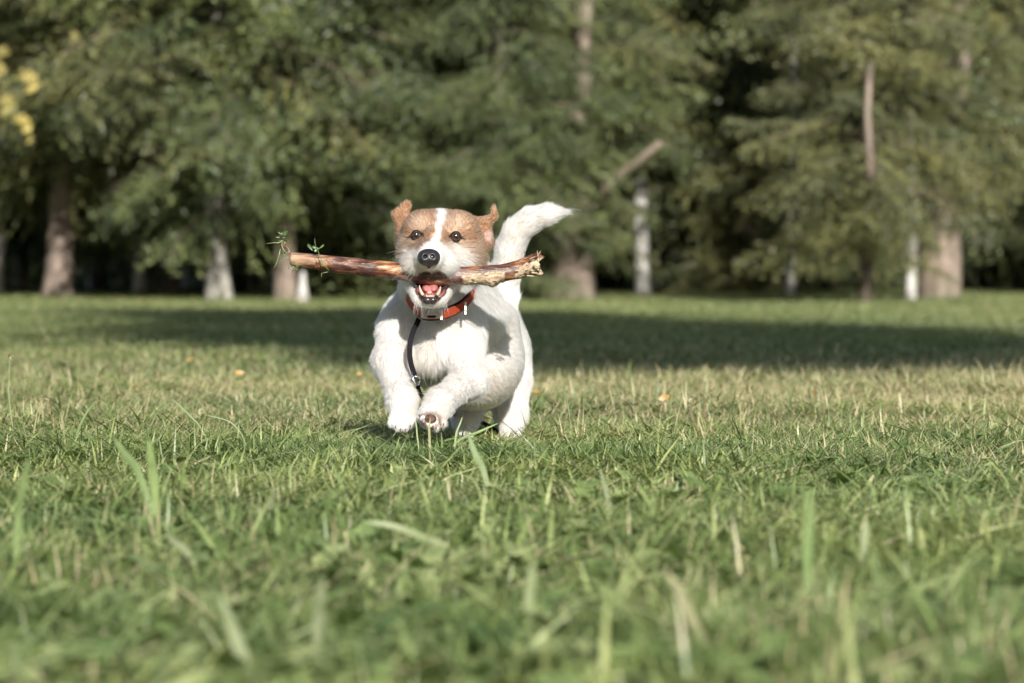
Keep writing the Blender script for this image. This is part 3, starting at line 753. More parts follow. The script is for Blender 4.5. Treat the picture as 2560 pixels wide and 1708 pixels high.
t = NT('dog_skin'); tc = t.attr('coat').outputs['Color']; wet = t.attr('wet').outputs['Fac']
SKIN = t.done(t.principled(tc, t.mapr(wet, 0, 1, .85, .32), t.bump(t.noise(500, 3, geo_pos(t)), .25, .002), .35))
dog = empty('dog', tuple(W(1180, 1100, 5.75))); tag(dog, 'small white and tan terrier galloping with a stick across its mouth', 'dog')
body = link('body', body_me, dog, SKIN)
PARTS = [body]
# ---- coat of single hairs
def build_coat(N, seed=3):
    rg = np.random.default_rng(seed)
    tri = np.concatenate([F[:, [0, 1, 2]], F[:, [0, 2, 3]]]); A, B, Cc = V[tri[:, 0]], V[tri[:, 1]], V[tri[:, 2]]
    nr = np.cross(B-A, Cc-A); ar = np.linalg.norm(nr, axis=1)
    cen = (A+B+Cc)/3; cu, cv = uv_of(cen)
    facing = np.clip(-nr[:, 1]/np.maximum(ar, 1e-12), -1, 1)
    wgt = ar*np.where(facing > -.35, 1., .25)*np.where((cv < 800) & (cen[:, 1] < 5.66), 1.7, 1.)
    pr = wgt/wgt.sum(); ti = rg.choice(len(tri), N, p=pr)
    r1, r2 = rg.random(N), rg.random(N); q = np.sqrt(r1)
    P = A[ti]*(1-q)[:, None]+B[ti]*(q*(1-r2))[:, None]+Cc[ti]*(q*r2)[:, None]
    # smooth normals
    fn = nr/np.maximum(ar, 1e-12)[:, None]; vn = np.zeros_like(V)
    for i in range(3): np.add.at(vn, tri[:, i], nr)
    vn /= np.maximum(np.linalg.norm(vn, axis=1), 1e-12)[:, None]
    Nn = vn[tri[ti, 0]]*(1-q)[:, None]+vn[tri[ti, 1]]*(q*(1-r2))[:, None]+vn[tri[ti, 2]]*(q*r2)[:, None]
    Nn /= np.linalg.norm(Nn, axis=1)[:, None]
    col, rim, mouth, lips, u, v, mk = coat(P)
    # keep hair off eyes, nose leather, mouth, pads
    keep = (rim < .4) & (mouth < .3) & (lips < .5)
    keep &= ~((np.hypot((u-1072)/30, (v-646)/26) < 1) & (P[:, 1] < 5.45))
    keep &= ~((np.hypot((u-1076)/30, (v-1052)/24) < 1) & (P[:, 1] < 5.40) & (rg.random(len(P)) < .5))
    keep &= ~((np.hypot((u-1075)/33, (v-742)/19) < 1) & (P[:, 1] < 5.48))
    for (c, s_) in EYES: keep &= ~((np.hypot((u-c[0])/13.0, (v-c[1])/8.8) < 1) & (P[:, 1] < 5.56))
    P, Nn, col, u, v, mk = P[keep], Nn[keep], col[keep], u[keep], v[keep], mk[keep]; n = len(P)
    adds, w = f.weights(P)
    tags = [q.tag for q in adds]
    LT = {'chest': .0135, 'barrel': .0080, 'rump': .009, 'neck': .013, 'shoulder': .0105, 'leg': .0095, 'paw': .0065, 'thigh': .009, 'tail': .0098,
          'head': .0055, 'cheek': .0125, 'muzzle': .0042, 'lip': .0098, 'brow': .0045, 'throat': .010, 'jaw': .0052, 'ear': .0042, 'earbase': .006}
    LI = {'tail': .34, 'barrel': .22, 'cheek': .6, 'lip': .55, 'jaw': .4, 'chest': .38, 'neck': .36, 'throat': .35, 'ear': .3, 'head': .32, 'brow': .28, 'leg': .34, 'shoulder': .36}
    ln = w@np.array([LT[t_] for t_ in tags]); lift = w@np.array([LI.get(t_, .22) for t_ in tags])
    fl = w@np.stack([q.flow/max(np.linalg.norm(q.flow), 1e-9) for q in adds])
    # the face is combed away from the nose leather
    nose = W(1073, 648, 5.42); rad = P-nose; rad /= np.linalg.norm(rad, axis=1)[:, None]
    isf = (w@np.array([1. if t_ in ('muzzle', 'head', 'brow', 'lip') else .35 if t_ == 'cheek' else 0. for t_ in tags]))*np.where(v < 690, 1, 0)
    fl = fl*(1-isf[:, None])+(rad+np.array([0, .3, 0])+np.array([0, 0, -1.1])*sstep(v, 648, 668)[:, None]*1.0)*isf[:, None]
    # swirls
    s1 = np.stack([n3(P, 28, 1.), n3(P, 28, 21.), n3(P, 28, 41.)], 1)
    fl = fl/np.maximum(np.linalg.norm(fl, axis=1), 1e-9)[:, None]+s1*.30
    # clumps: each hair leans to the nearest of the coarser roots
    nc = n//17; ci = rg.choice(n, nc, replace=False)
    kd = kdtree.KDTree(nc)
    for i, j in enumerate(ci): kd.insert(P[j], i)
    kd.balance(); near = np.array([kd.find(p)[1] for p in P]); cj = ci[near]
    tg = fl-(fl*Nn).sum(1)[:, None]*Nn; tg /= np.maximum(np.linalg.norm(tg, axis=1), 1e-6)[:, None]
    jit = rg.normal(size=(n, 3))*.12
    d0 = tg*(1-lift*.55)[:, None]+Nn*(lift*1.0)[:, None]+jit; d0 /= np.linalg.norm(d0, axis=1)[:, None]
    ln = ln*(1+.6*sstep(u, 1375, 1405)*(v < 600))
    L = ln*rg.uniform(.6, 1.25, n)*np.where(rg.random(n) < .04, 1.6, 1)
    tip = P+d0*L[:, None]+tg*(L*.25)[:, None]
    kk = np.where(rg.random(n) < .7, .48, .1)[:, None]; tip = tip*(1-kk)+(tip[cj])*kk
    mid = P+(d0+Nn*.25)*(L*.45)[:, None]
    K = 5; ts = np.linspace(0, 1, K); pts = np.stack([(1-a)**2*P+2*a*(1-a)*mid+a*a*tip for a in ts], 1)
    r = np.linspace(1, .12, K)[None]*(.00017*rg.uniform(.75, 1.3, n))[:, None]*np.clip(ln/.008, .7, 1.25)[:, None]
    shade = rg.uniform(.84, 1.13, n)[:, None]*(rg.uniform(.92, 1.07, len(ci))[near])[:, None]
    isw = rg.random(n)
    col = np.where(((mk > .4) & (isw < .17))[:, None], np.array([.66, .58, .48]), col); col = np.where(((mk > .5) & (isw > .86))[:, None], np.array([.15, .075, .04]), col)
    return pts, r, np.clip(col*shade, 0, .95)
def hair_object(name, pts, r, col, parent, mat):
    n, K = r.shape; cu = bpy.data.hair_curves.new(name); cu.add_curves([K]*n)
    cu.position_data.foreach_set('vector', pts.astype(np.float32).ravel())
    a = cu.attributes.get('radius') or cu.attributes.new('radius', 'FLOAT', 'POINT'); a.data.foreach_set('value', r.astype(np.float32).ravel())
    a = cu.attributes.new('hair', 'FLOAT_COLOR', 'CURVE'); a.data.foreach_set('color', np.c_[col, np.ones(n)].astype(np.float32).ravel())
    o = link(name, cu, parent, mat); return o
t = NT('dog_hair'); hc = t.attr('hair').outputs['Color']
hb = t.n('BsdfHairPrincipled'); hb.parametrization = 'COLOR'; t.l(hc, hb.inputs['Color'])
hb.inputs['Roughness'].default_value = .45; hb.inputs['Radial Roughness'].default_value = .5; hb.inputs['IOR'].default_value = 1.45
df = t.n('BsdfDiffuse'); t.l(hc, df.inputs[0]); ms = t.n('MixShader'); ms.inputs[0].default_value = .45
t.l(hb.outputs[0], ms.inputs[1]); t.l(df.outputs[0], ms.inputs[2]); HAIR = t.done(ms.outputs[0])
pts, rr_, hcol = build_coat(300000)
PARTS.append(hair_object('fur', pts, rr_, hcol, dog, HAIR))
# ---- nose leather
fn = Field()
fn.ell((1072, 640, 5.432), (27, 24, 18.5), .004); fn.ell((1072, 646, 5.444), (26, 24, 22), .004); fn.ell((1061, 648, 5.428), (15, 23, 16), .006); fn.ell((1084, 648, 5.428), (15, 23, 16), .006)
fn.cap((1072.5, 648, 5.428), (1072.5, 665, 5.432), 14, 6, .006)
for sg in (-1, 1):
    fn.cap((1072+12*sg, 647, 5.395), (1072+9*sg, 640, 5.422), 4.4, 3.6, .003, op='cut'); fn.cap((1072+15*sg, 650, 5.395), (1072+24*sg, 653, 5.416), 2.8, 2.2, .003, op='cut')
fn.cap((1072.5, 652, 5.412), (1072.5, 668, 5.416), 1.6, 1.6, .0012, op='cut')
Vn, Fn = fn.surface(.0006); Vn = relax(Vn, Fn, 2)
t = NT('nose_leather'); pos = obj_co(t); vo = t.n('TexVoronoi'); vo.inputs['Scale'].default_value = 1500; t.l(pos, vo.inputs[0])
NOSE = t.done(t.principled((.022, .021, .023), .36, t.bump(vo.outputs['Distance'], .2, .0004), .5))
PARTS.append(link('nose', mesh_np('nose', Vn, Fn), dog, NOSE))
# ---- eyes
def eye_mat():
    t = NT('eyeball'); co = obj_co(t); sp = t.n('SeparateXYZ'); t.l(co, sp.inputs[0])
    rr = t.math('SQRT', t.math('ADD', t.math('POWER', sp.outputs[0], 2), t.math('POWER', sp.outputs[2], 2)))
    nz = t.noise(500, 3, co)
    c = t.ramp(t.math('DIVIDE', rr, .0088), [(.0, (.004, .003, .004)), (.31, (.004, .003, .004)), (.39, (.030, .012, .006)), (.56, (.075, .030, .013)), (.68, (.016, .008, .005)), (.76, (.014, .011, .01)), (1, (.02, .015, .012))])
    c = t.mix(.35, c, t.mix(1.0, c, t.ramp(nz, [(.3, (.4, .4, .4)), (.7, (1.5, 1.5, 1.5))]), 'MULTIPLY'))
    return t.done(t.principled(c, .12, None, .6, Coat_Weight=1.0, Coat_Roughness=.03))
EYE = eye_mat()
for (c, s_) in EYES:
    m_ = bpy.data.meshes.new('eye'); b_ = bmesh.new(); bmesh.ops.create_uvsphere(b_, u_segments=40, v_segments=24, radius=.0079); b_.to_mesh(m_); b_.free()
    m_.polygons.foreach_set('use_smooth', [True]*len(m_.polygons))
    o = link('eye', m_, dog, EYE); o.location = tuple(W(c[0], c[1], 5.5208)); o.rotation_euler = (math.radians(-3), 0, math.radians(2)); PARTS.append(o)
    # lids close the round socket to an almond
    mb = MB()
    for up, r_ in ((1, .0083), (-1, .0083)):
        cc = Vector(W(c[0], c[1], 5.5208)); rows = []
        for j in range(5):
            row = []
            for i in range(15):
                a = -PI*.5+PI*i/14; e0 = math.radians(52 if up > 0 else -54); el = (math.radians(36 if up > 0 else -36)*math.cos(a*.98)) * (1-j/4) + e0*1.35*(j/4)
                az = a*.62
                d = Vector((math.sin(az)*math.cos(el), -math.cos(az)*math.cos(el), math.sin(el)+.12*s_*math.sin(az)))
                row.append(cc+d.normalized()*(r_+.0005*math.sin(j/4*PI)))
            rows.append(row)
        V_ = [p for row in rows for p in row]; F_ = [(j*15+i, j*15+i+1, (j+1)*15+i+1, (j+1)*15+i) for j in range(4) for i in range(14)]
        mb.add(V_, F_)
    t = NT('eyelid_skin'); LID = t.done(t.principled((.014, .011, .010), .5, None, .3)) if 'LID' not in globals() else LID
    o = mb.build('eyelid', LID, dog); sm = o.modifiers.new('thick', 'SOLIDIFY'); sm.thickness = .0005; PARTS.append(o)
# ---- tongue, teeth
ft = Field(); ft.ell((1075, 722, 5.505), (19, 70, 12), .006, (10, 0, 0)); ft.ell((1066, 716, 5.495), (11, 58, 9), .004, (10, 0, 0)); ft.ell((1085, 716, 5.495), (11, 58, 9), .004, (10, 0, 0))
ft.ell((1076, 700, 5.55), (24, 60, 18), .006)
Vt, Ft = ft.surface(.0011); Vt = relax(Vt, Ft, 2)
t = NT('tongue_flesh'); TONG = t.done(t.principled((.52, .20, .19), .32, t.bump(t.noise(700, 3, geo_pos(t)), .3, .001), .5, Subsurface_Weight=.15))
PARTS.append(link('tongue', mesh_np('tongue', Vt, Ft), dog, TONG))
fg = Field()
for a, b in zip([(1047, 722), (1054, 734), (1066, 741), (1082, 741), (1094, 735), (1103, 722)], [(1054, 734), (1066, 741), (1082, 741), (1094, 735), (1103, 722)]):
    fg.cap((a[0], a[1], 5.458+.0011*abs(a[0]-1075)), (b[0], b[1], 5.458+.0011*abs(b[0]-1075)), 6.5, 6.5, .003)
Vg, Fg = fg.surface(.0009)
t = NT('gum_flesh'); GUM = t.done(t.principled(t.ramp(t.noise(160, 3, geo_pos(t)), [(.4, (.42, .13, .12)), (.6, (.10, .04, .04))]), .3, None, .5))
PARTS.append(link('gum', mesh_np('gum', Vg, Fg), dog, GUM))
fl_ = Field()
for a, b in zip([(1037, 706), (1043, 730), (1053, 746), (1067, 751), (1082, 751), (1097, 744), (1108, 728), (1124, 704)], [(1043, 730), (1053, 746), (1067, 751), (1082, 751), (1097, 744), (1108, 728), (1124, 704)]):
    ra_ = [9 if q_[1] > 742 else 6.5 if q_[1] > 720 else 5 for q_ in (a, b)]; fl_.cap((a[0], a[1], 5.452+.0008*abs(a[0]-1075)), (b[0], b[1], 5.452+.0008*abs(b[0]-1075)), ra_[0], ra_[1], .003)
Vl, Fl = fl_.surface(.0009)
t = NT('lip_skin'); LIP = t.done(t.principled((.035, .022, .024), .25, None, .6))
PARTS.append(link('lower_lip', mesh_np('lip', Vl, Fl), dog, LIP))
t = NT('tooth_enamel'); TOOTH = t.done(t.principled((.66, .60, .47), .3, None, .5))
def tooth(base, tip, r, name='tooth', bend=(0, 0)):
    mb = MB(); A, B = Vector(W(*base)), Vector(W(*tip)); n = 7; f_ = PXM*base[2]
    pts = [A.lerp(B, i/n)+Vector((bend[0]*f_, bend[1], 0))*math.sin(PI*i/n) for i in range(n+1)]
    mb.tube(pts, [r*f_*(1-(i/n)**1.7)+.0002 for i in range(n+1)], 10); PARTS.append(mb.build(name, TOOTH, dog))
tooth((1057, 738, 5.458), (1048.5, 713, 5.448), 4.2, 'canine_tooth', (-2, 0)); tooth((1093, 738, 5.458), (1101, 716, 5.448), 4.2, 'canine_tooth', (2, 0))
for i, du in enumerate((-8.5, -5, -1.7, 1.7, 5, 8.5)): tooth((1075+du, 742, 5.452), (1075+du*1.05, 737+(i*7 % 4)*.5, 5.449), 1.9)
# ---- collar, buckle, strap
CP = [(1012, 712, 5.62), (1020, 744, 5.575), (1040, 772, 5.545), (1062, 786, 5.532), (1092, 787, 5.532), (1122, 780, 5.54), (1152, 766, 5.555), (1178, 740, 5.58), (1193, 708, 5.615), (1196, 690, 5.655), (1172, 674, 5.685), (1112, 668, 5.70), (1050, 678, 5.685), (1018, 694, 5.655)]
def closed_spline(pts, n):
    P = [np.array(W(*p)) for p in pts]; m_ = len(P); out = []
    for i in range(m_):
        p0, p1, p2, p3 = P[i-1], P[i], P[(i+1) % m_], P[(i+2) % m_]
        for k in range(n):
            t_ = k/n; out.append(.5*((2*p1)+(-p0+p2)*t_+(2*p0-5*p1+4*p2-p3)*t_*t_+(-p0+3*p1-3*p2+p3)*t_**3))
    return out
cp = closed_spline(CP, 6); cen = np.mean(cp, 0); ax = Vector(W(1105, 650, 5.66)-W(1098, 790, 5.60)).normalized()
ax = Vector((.03, -.42, .9)).normalized()
def band(parent, name, mat, inner, outer, half, color=None):
    mb = MB(); n = len(cp); V_ = []
    for p in cp:
        p = Vector(p); o_ = (p-Vector(cen)); o_ = (o_-ax*o_.dot(ax)).normalized()
        for (a_, b_) in ((outer, half), (outer, -half), (inner, -half), (inner, half)): V_.append(p+o_*a_+ax*b_)
    F_ = [(4*i+k, 4*((i+1) % n)+k, 4*((i+1) % n)+(k+1) % 4, 4*i+(k+1) % 4) for i in range(n) for k in range(4)]
    mb.add(V_, F_); o = mb.build(name, mat, parent, smooth=False); return o
t = NT('orange_webbing'); co = obj_co(t); wv = t.n('TexWave'); wv.inputs['Scale'].default_value = 320; t.l(co, wv.inputs[0])
ORANGE = t.done(t.principled(t.mix(wv.outputs['Fac'], (.29, .040, .018), (.41, .070, .030)), .7, t.bump(wv.outputs['Fac'], .5, .0006), .25))
t = NT('black_webbing'); BLACK = t.done(t.principled((.009, .008, .010), .75, None, .15))
t = NT('brushed_steel'); STEEL = t.done(t.principled((.46, .43, .39), .38, None, .5, Metallic=.6))
t = NT('polished_steel'); CHROME = t.done(t.principled((.75, .74, .72), .15, None, .5, Metallic=1.0))
collar = empty('dog_collar', tuple(W(1078, 790, 5.53))); tag(collar, 'orange webbing collar with black edging and a steel buckle round the neck of the dog', 'collar')
b1 = band(collar, 'strap', ORANGE, -.0015, .0022, .0068); b2 = band(collar, 'edging', BLACK, -.0022, .0012, .0088)
def plate(name, u0, u1, v0, v1, y0, y1, mat, th=.003):
    a, b, c, d = W(u0, v0, y0), W(u1, v0, y1), W(u1, v1+ .0, y1-.004), W(u0, v1, y0-.004)
    n_ = np.array([0, th, 0]); mb = MB(); V_ = [a, b, c, d, a+n_, b+n_, c+n_, d+n_]
    mb.add(V_, [(3, 2, 1, 0), (4, 5, 6, 7), (0, 1, 5, 4), (1, 2, 6, 5), (2, 3, 7, 6), (3, 0, 4, 7)])
    o = mb.build(name, mat, collar, smooth=False); bv = o.modifiers.new('bevel', 'BEVEL'); bv.width = .0007; bv.segments = 2; return o
plate('buckle', 1058, 1102, 774, 797, 5.517, 5.517, STEEL); plate('buckle_bar', 1052, 1060, 769, 796, 5.514, 5.514, STEEL, .006); plate('buckle_bar', 1100, 1107, 774, 800, 5.514, 5.514, STEEL, .006)
plate('buckle_slot', 1068, 1090, 789, 794, 5.509, 5.509, BLACK, .002)
plate('end_plate', 1160.5, 1166.5, 755, 787, 5.545, 5.545, STEEL, .004)
def strip(root, name, pts, w_, mat, th=.0018):
    mb = MB(); P = [Vector(W(*p)) for p in pts]; V_ = []
    for i, p in enumerate(P):
        tt = (P[min(i+1, len(P)-1)]-P[max(0, i-1)]).normalized(); sd_ = tt.cross(Vector((.25, -1, 0))).normalized(); nn_ = sd_.cross(tt)
        for a_, b_ in ((1, 1), (-1, 1), (-1, -1), (1, -1)): V_.append(p+sd_*w_*.5*a_+nn_*th*.5*b_)
    n = len(P); F_ = [(4*i+k, 4*i+(k+1) % 4, 4*i+4+(k+1) % 4, 4*i+4+k) for i in range(n-1) for k in range(4)]+[(0, 1, 2, 3), (4*n-1, 4*n-2, 4*n-3, 4*n-4)]
    mb.add(V_, F_); return mb.build(name, mat, root, smooth=False)
leash = empty('leash', tuple(W(1038, 812, 5.51))); tag(leash, 'dark strap hanging from the collar past the chest to a steel clip', 'leash')
strip(leash, 'strap', [(1047, 798, 5.535), (1042, 810, 5.525), (1036, 822, 5.518), (1030, 838, 5.512), (1026, 855, 5.508), (1024, 872, 5.506), (1024, 888, 5.506), (1026, 902, 5.506), (1029, 916, 5.507), (1034, 930, 5.508), (1038, 944, 5.510)], .0075, BLACK)
strip(leash, 'strap', [(1043, 960, 5.515), (1050, 985, 5.54), (1072, 1012, 5.62), (1110, 1028, 5.75), (1150, 1040, 5.90), (1185, 1048, 5.91), (1205, 1056, 5.91), (1225, 1067, 5.91), (1245, 1081, 5.92), (1265, 1098, 5.95)], .006, BLACK)
mb = MB(); ring = [W(1038+13*math.cos(a), 950+9*math.sin(a), 5.505+.004*math.sin(a)) for a in np.linspace(0, 2*PI, 25)]; mb.tube(ring, .0011, 8, caps=False); mb.build('ring', CHROME, leash)
mb = MB(); mb.tube([W(1029, 925, 5.508), W(1030, 938, 5.506), W(1034, 950, 5.502), W(1040, 964, 5.503), W(1047, 962, 5.505), W(1050, 952, 5.506)], [.0012, .0018, .0014, .0013, .0013, .001], 8); mb.build('clip', CHROME, leash)
# ---- paw pads of the lifted front foot
t = NT('pad_leather'); PAD = t.done(t.principled(t.ramp(t.noise(220, 4, geo_pos(t)), [(.4, (.04, .025, .02)), (.62, (.15, .085, .065))]), .75, t.bump(t.noise(900, 3, geo_pos(t)), .6, .001), .25))
fp = Field()
fp.ell((1076, 1048, 5.386), (15, 11, 13), .002)
for du, dv in ((-27, -2), (-14, 17), (7, 24), (24, 16)): fp.ell((1079+du, 1044+dv, 5.3875), (8, 9, 8), .002)
Vp, Fp = fp.surface(.0010); PARTS.append(link('paw_pads', mesh_np('pads', Vp, Fp), dog, PAD))
t = NT('claw_horn'); CLAW = t.done(t.principled((.12, .09, .07), .4, None, .4))
for (u_, v_, y_) in ((990, 1064, 5.44), (1001, 1073, 5.43), (1014, 1073, 5.43), (1026, 1064, 5.44), (1050, 1042, 5.37), (1066, 1064, 5.365), (1090, 1070, 5.365), (1109, 1060, 5.37)):
    mb = MB(); a = Vector(W(u_, v_, y_)); mb.tube([a, a+Vector((0, -.003, -.001)), a+Vector((0, -.0045, -.004))], [.0012, .0009, .0002], 7); PARTS.append(mb.build('claw', CLAW, dog))
# ---- whiskers and chin hairs
wr = np.random.default_rng(12); wp = []; wl = []
for k in range(150):
    side = 1 if wr.random() < .5 else -1; z_ = wr.random()
    if k < 46:
        c_ = W(1073+side*wr.uniform(24, 50), wr.uniform(650, 676), 5.462); d_ = np.array([side*wr.uniform(.5, 1), wr.uniform(-.3, .3), wr.uniform(-.7, .15)]); l_ = wr.uniform(.015, .03)
    elif k < 110:
        c_ = W(1075+wr.uniform(-40, 42), wr.uniform(755, 768), 5.462); d_ = np.array([wr.uniform(-.6, .6)+(c_[0]/PXM/5.46-0)*0, wr.uniform(-.6, 0), -1.]); l_ = wr.uniform(.005, .012)
    elif k < 136:
        c_ = W(1100+side*wr.uniform(80, 96)-8, wr.uniform(615, 670), 5.565); d_ = np.array([side*1., wr.uniform(-.2, .6), wr.uniform(-.7, .4)]); l_ = wr.uniform(.010, .022)
    else:
        c_ = W((1042 if side < 0 else 1142)+wr.uniform(-15, 15), 562, 5.495); d_ = np.array([wr.uniform(-.4, .4), -.4, 1.]); l_ = wr.uniform(.003, .005)
    d_ /= np.linalg.norm(d_); g_ = np.array([0, 0, -.25*l_]); wp.append([c_+d_*l_*a_+g_*a_*a_ for a_ in np.linspace(0, 1, 6)]); wl.append(np.linspace(.00011, .00004, 6))
PARTS.append(hair_object('whiskers', np.array(wp), np.array(wl), np.tile([.82, .78, .70], (len(wp), 1)), dog, HAIR))
for o in PARTS: o.location = Vector(o.location)-dog.location
for r_ in (collar, leash):
    for o in COL.objects:
        if o.parent is r_: o.location = -r_.location

# ------------------------------------------------------------------ the stick
def wood_mat():
    t = NT('stick_wood'); co = obj_co(t); mp = t.n('Mapping'); mp.inputs['Scale'].default_value = (.22, 1, 1); t.l(co, mp.inputs[0]); st = mp.outputs[0]
    n1 = t.noise(130, 5, st, .65); n2 = t.noise(42, 4, st, .6); n3_ = t.noise(420, 3, st, .6)
    c = t.ramp(n1, [(.36, (.022, .011, .010)), (.46, (.070, .026, .018)), (.54, (.16, .060, .028)), (.62, (.38, .185, .08)), (.70, (.62, .44, .26))])
    c = t.mix(t.mapr(n2, .50, .68, 0, .85), c, (.14, .11, .105)); c = t.mix(t.mapr(n3_, .62, .72, 0, .6), c, (.60, .44, .26))
    sp = t.n('SeparateXYZ'); t.l(co, sp.inputs[0])
    lo = t.mapr(sp.outputs[0], -.20, -.165, .65, 0.); c = t.mix(t.math('MULTIPLY', lo, t.mapr(n2, .4, .55)), c, (.56, .38, .24))
    p = t.attr('bare').outputs['Fac']; pale = t.ramp(t.noise(260, 4, st, .7), [(.34, (.16, .10, .06)), (.5, (.48, .37, .24)), (.72, (.66, .56, .40))])
    c = t.mix(p, c, pale)
    h = t.math('ADD', t.math('MULTIPLY', n1, .6), t.math('MULTIPLY', n3_, .4))
    return t.done(t.principled(c, t.mix(p, (.38,)*3, (.8,)*3), t.bump(h, .9, .002), .45))
WOOD = wood_mat()
SP = [(723, 647, 16.5), (760, 651, 18), (821, 660, 21), (903, 669, 21.5), (985, 677, 22), (1045, 686, 23), (1100, 692, 23), (1160, 690, 23), (1215, 688, 23), (1262, 682, 23), (1300, 674, 24), (1335, 661, 27)]
STICK_DY = .019
def build_stick():
    root = empty('stick', tuple(W(1078, 690, 5.468))); tag(root, 'thick peeled brown stick held crosswise in the mouth of the dog', 'stick')
    us = np.linspace(723, 1346, 190); pv = np.interp(us, [s[0] for s in SP], [s[1] for s in SP]); pr_ = np.interp(us, [s[0] for s in SP], [s[2] for s in SP])
    k = np.ones(9)/9; pv = np.convolve(np.pad(pv, 4, 'edge'), k, 'valid'); pr_ = np.convolve(np.pad(pr_, 4, 'edge'), k, 'valid')
    nseg = 40; Vv, bare = [], []
    for i, (uu, vv, rr_) in enumerate(zip(us, pv, pr_)):
        t_ = (uu-723)/623; yy = 5.476-.010*math.sin(PI*t_)+.01*max(0, t_-.7)
        c_ = W(uu, vv, yy)
        for j in range(nseg):
            a = 2*PI*j/nseg; ca, sa = math.cos(a), math.sin(a); x3 = c_+np.array([0, -ca, sa])*.012
            nz = noise.noise(Vector(x3)*38)*.10+noise.noise(Vector(x3*np.array([.5, 1, 1]))*150)*.05
            r_ = rr_*(1+nz)
            edge = 0
            # torn strip of pale wood along the lower front of the right half, swelling to a lump
            s_up = sa+.25*noise.noise(Vector(x3)*120)
            tear = (uu > 1157+8*noise.noise(Vector((a*3, 0, 0)))) and (ca > -.2) and (s_up < .15-.35*abs((uu-1225)/60 if uu < 1225 else (uu-1225)/40)+.25) and uu < 1262
            if tear and s_up+.5*noise.noise(Vector(x3)*420) < .28: edge = .75+.5*noise.noise(Vector(x3)*300); r_ += 2.5*noise.noise(Vector(x3)*260)+1.2
            if 1205 < uu < 1250 and sa < -.2 and ca > -.5: r_ += 9*math.exp(-((uu-1232)/13)**2)*min(1, (-sa-.2)*2)
            if uu > 1288: # broken ragged end
                q = (uu-1288)/58; nzz = noise.noise(Vector((a*2.1, 3.3, 0)))+.5*noise.noise(Vector((a*6, uu*.05, 1)))
                r_ += q*(6*nzz)+2.4*noise.noise(Vector(x3)*330)*min(1, q*3)
                if s_up+.45*noise.noise(Vector(x3)*350) < .30+.5*(q-.5) and ca > -.4: edge = .9
            p = c_+np.array([0, -ca, sa])*r_*PXM*yy
            if uu > 1330: p = p+np.array([(noise.noise(Vector((math.cos(a)*2.2, math.sin(a)*2.2, 7)))*22+(4 if sa > .4 else 0))*(uu-1330)/16*PXM*yy, 0, 0])
            if uu < 727: p = c_+(p-c_)*(.82+.18*(uu-723)/4)
            Vv.append(p); bare.append(edge)
    n = len(us); Fs = [(i*nseg+j, (i+1)*nseg+j, (i+1)*nseg+(j+1) % nseg, i*nseg+(j+1) % nseg) for i in range(n-1) for j in range(nseg)]
    for e, rv in ((0, False), (n-1, True)):
        ring = [e*nseg+j for j in range(nseg)]; cidx = len(Vv); cc = np.mean([Vv[q] for q in ring], 0)
        # inner ring sunk into the end
        inner = []
        for q in ring:
            p = cc+(Vv[q]-cc)*.6+np.array([(.004 if e == 0 else -.007)*(.4+noise.noise(Vector(Vv[q])*200)), 0, 0]); inner.append(len(Vv)); Vv.append(p); bare.append(1)
        cidx = len(Vv); Vv.append(cc+np.array([.003 if e == 0 else -.009, 0, 0])); bare.append(1)
        for j in range(nseg):
            j2 = (j+1) % nseg
            a_, b_ = (ring[j], ring[j2]); c2, d2 = inner[j2], inner[j]
            Fs.append((a_, b_, c2, d2) if not rv else (d2, c2, b_, a_)); Fs.append((d2, c2, cidx, cidx)[:3] if not rv else (c2, d2, cidx))
    Vv = np.array(Vv)-np.array(root.location)
    me = mesh_np('wood', Vv, Fs); vfloat(me, 'bare', bare); link('wood', me, root, WOOD)
    # splinters and flakes on the broken end and along the torn strip
    rq = random.Random(8); loc = Vector(root.location)
    def sliver(u_, v_, y_, du, dv, w0, name='splinter'):
        mb = MB(); A = Vector(W(u_, v_, y_)); B = Vector(W(u_+du, v_+dv, y_-.003)); mb.tube([A-loc, A.lerp(B, .6)-loc, B-loc], [w0*PXM*y_, w0*.8*PXM*y_, .0002], 5, sq=.5)
        me = mb.mesh(name, False); vfloat(me, 'bare', [1]*len(me.vertices)); return link(name, me, root, WOOD)
    sliver(1345, 640, 5.458, -2, -15, 2.6); sliver(1344, 640, 5.458, 9, -14, 2.4); sliver(1345, 636, 5.458, 3, 14, 2.0)
    sliver(1338, 672, 5.455, 14, -4, 5); sliver(1330, 682, 5.455, 18, 2, 5); sliver(1318, 690, 5.456, 20, 1, 4.5); sliver(1334, 662, 5.455, 15, 5, 5); sliver(1325, 648, 5.455, 16, -8, 4)
    for _ in range(16):
        sliver(rq.uniform(1165, 1245), rq.uniform(690, 706), 5.4455, rq.uniform(6, 20), rq.uniform(-3, 5), rq.uniform(1.2, 2.6), 'wood_flake')
    for _ in range(14):
        sliver(rq.uniform(1292, 1335), rq.uniform(664, 690), 5.448, rq.uniform(5, 14), rq.uniform(-7, 3), rq.uniform(1.5, 3), 'wood_flake')
    # grass and clover caught on the left end
    t = NT('sprig_green'); SG = t.done(t.leafy(t.attr('tint').outputs['Color'], .3, .4, .08))
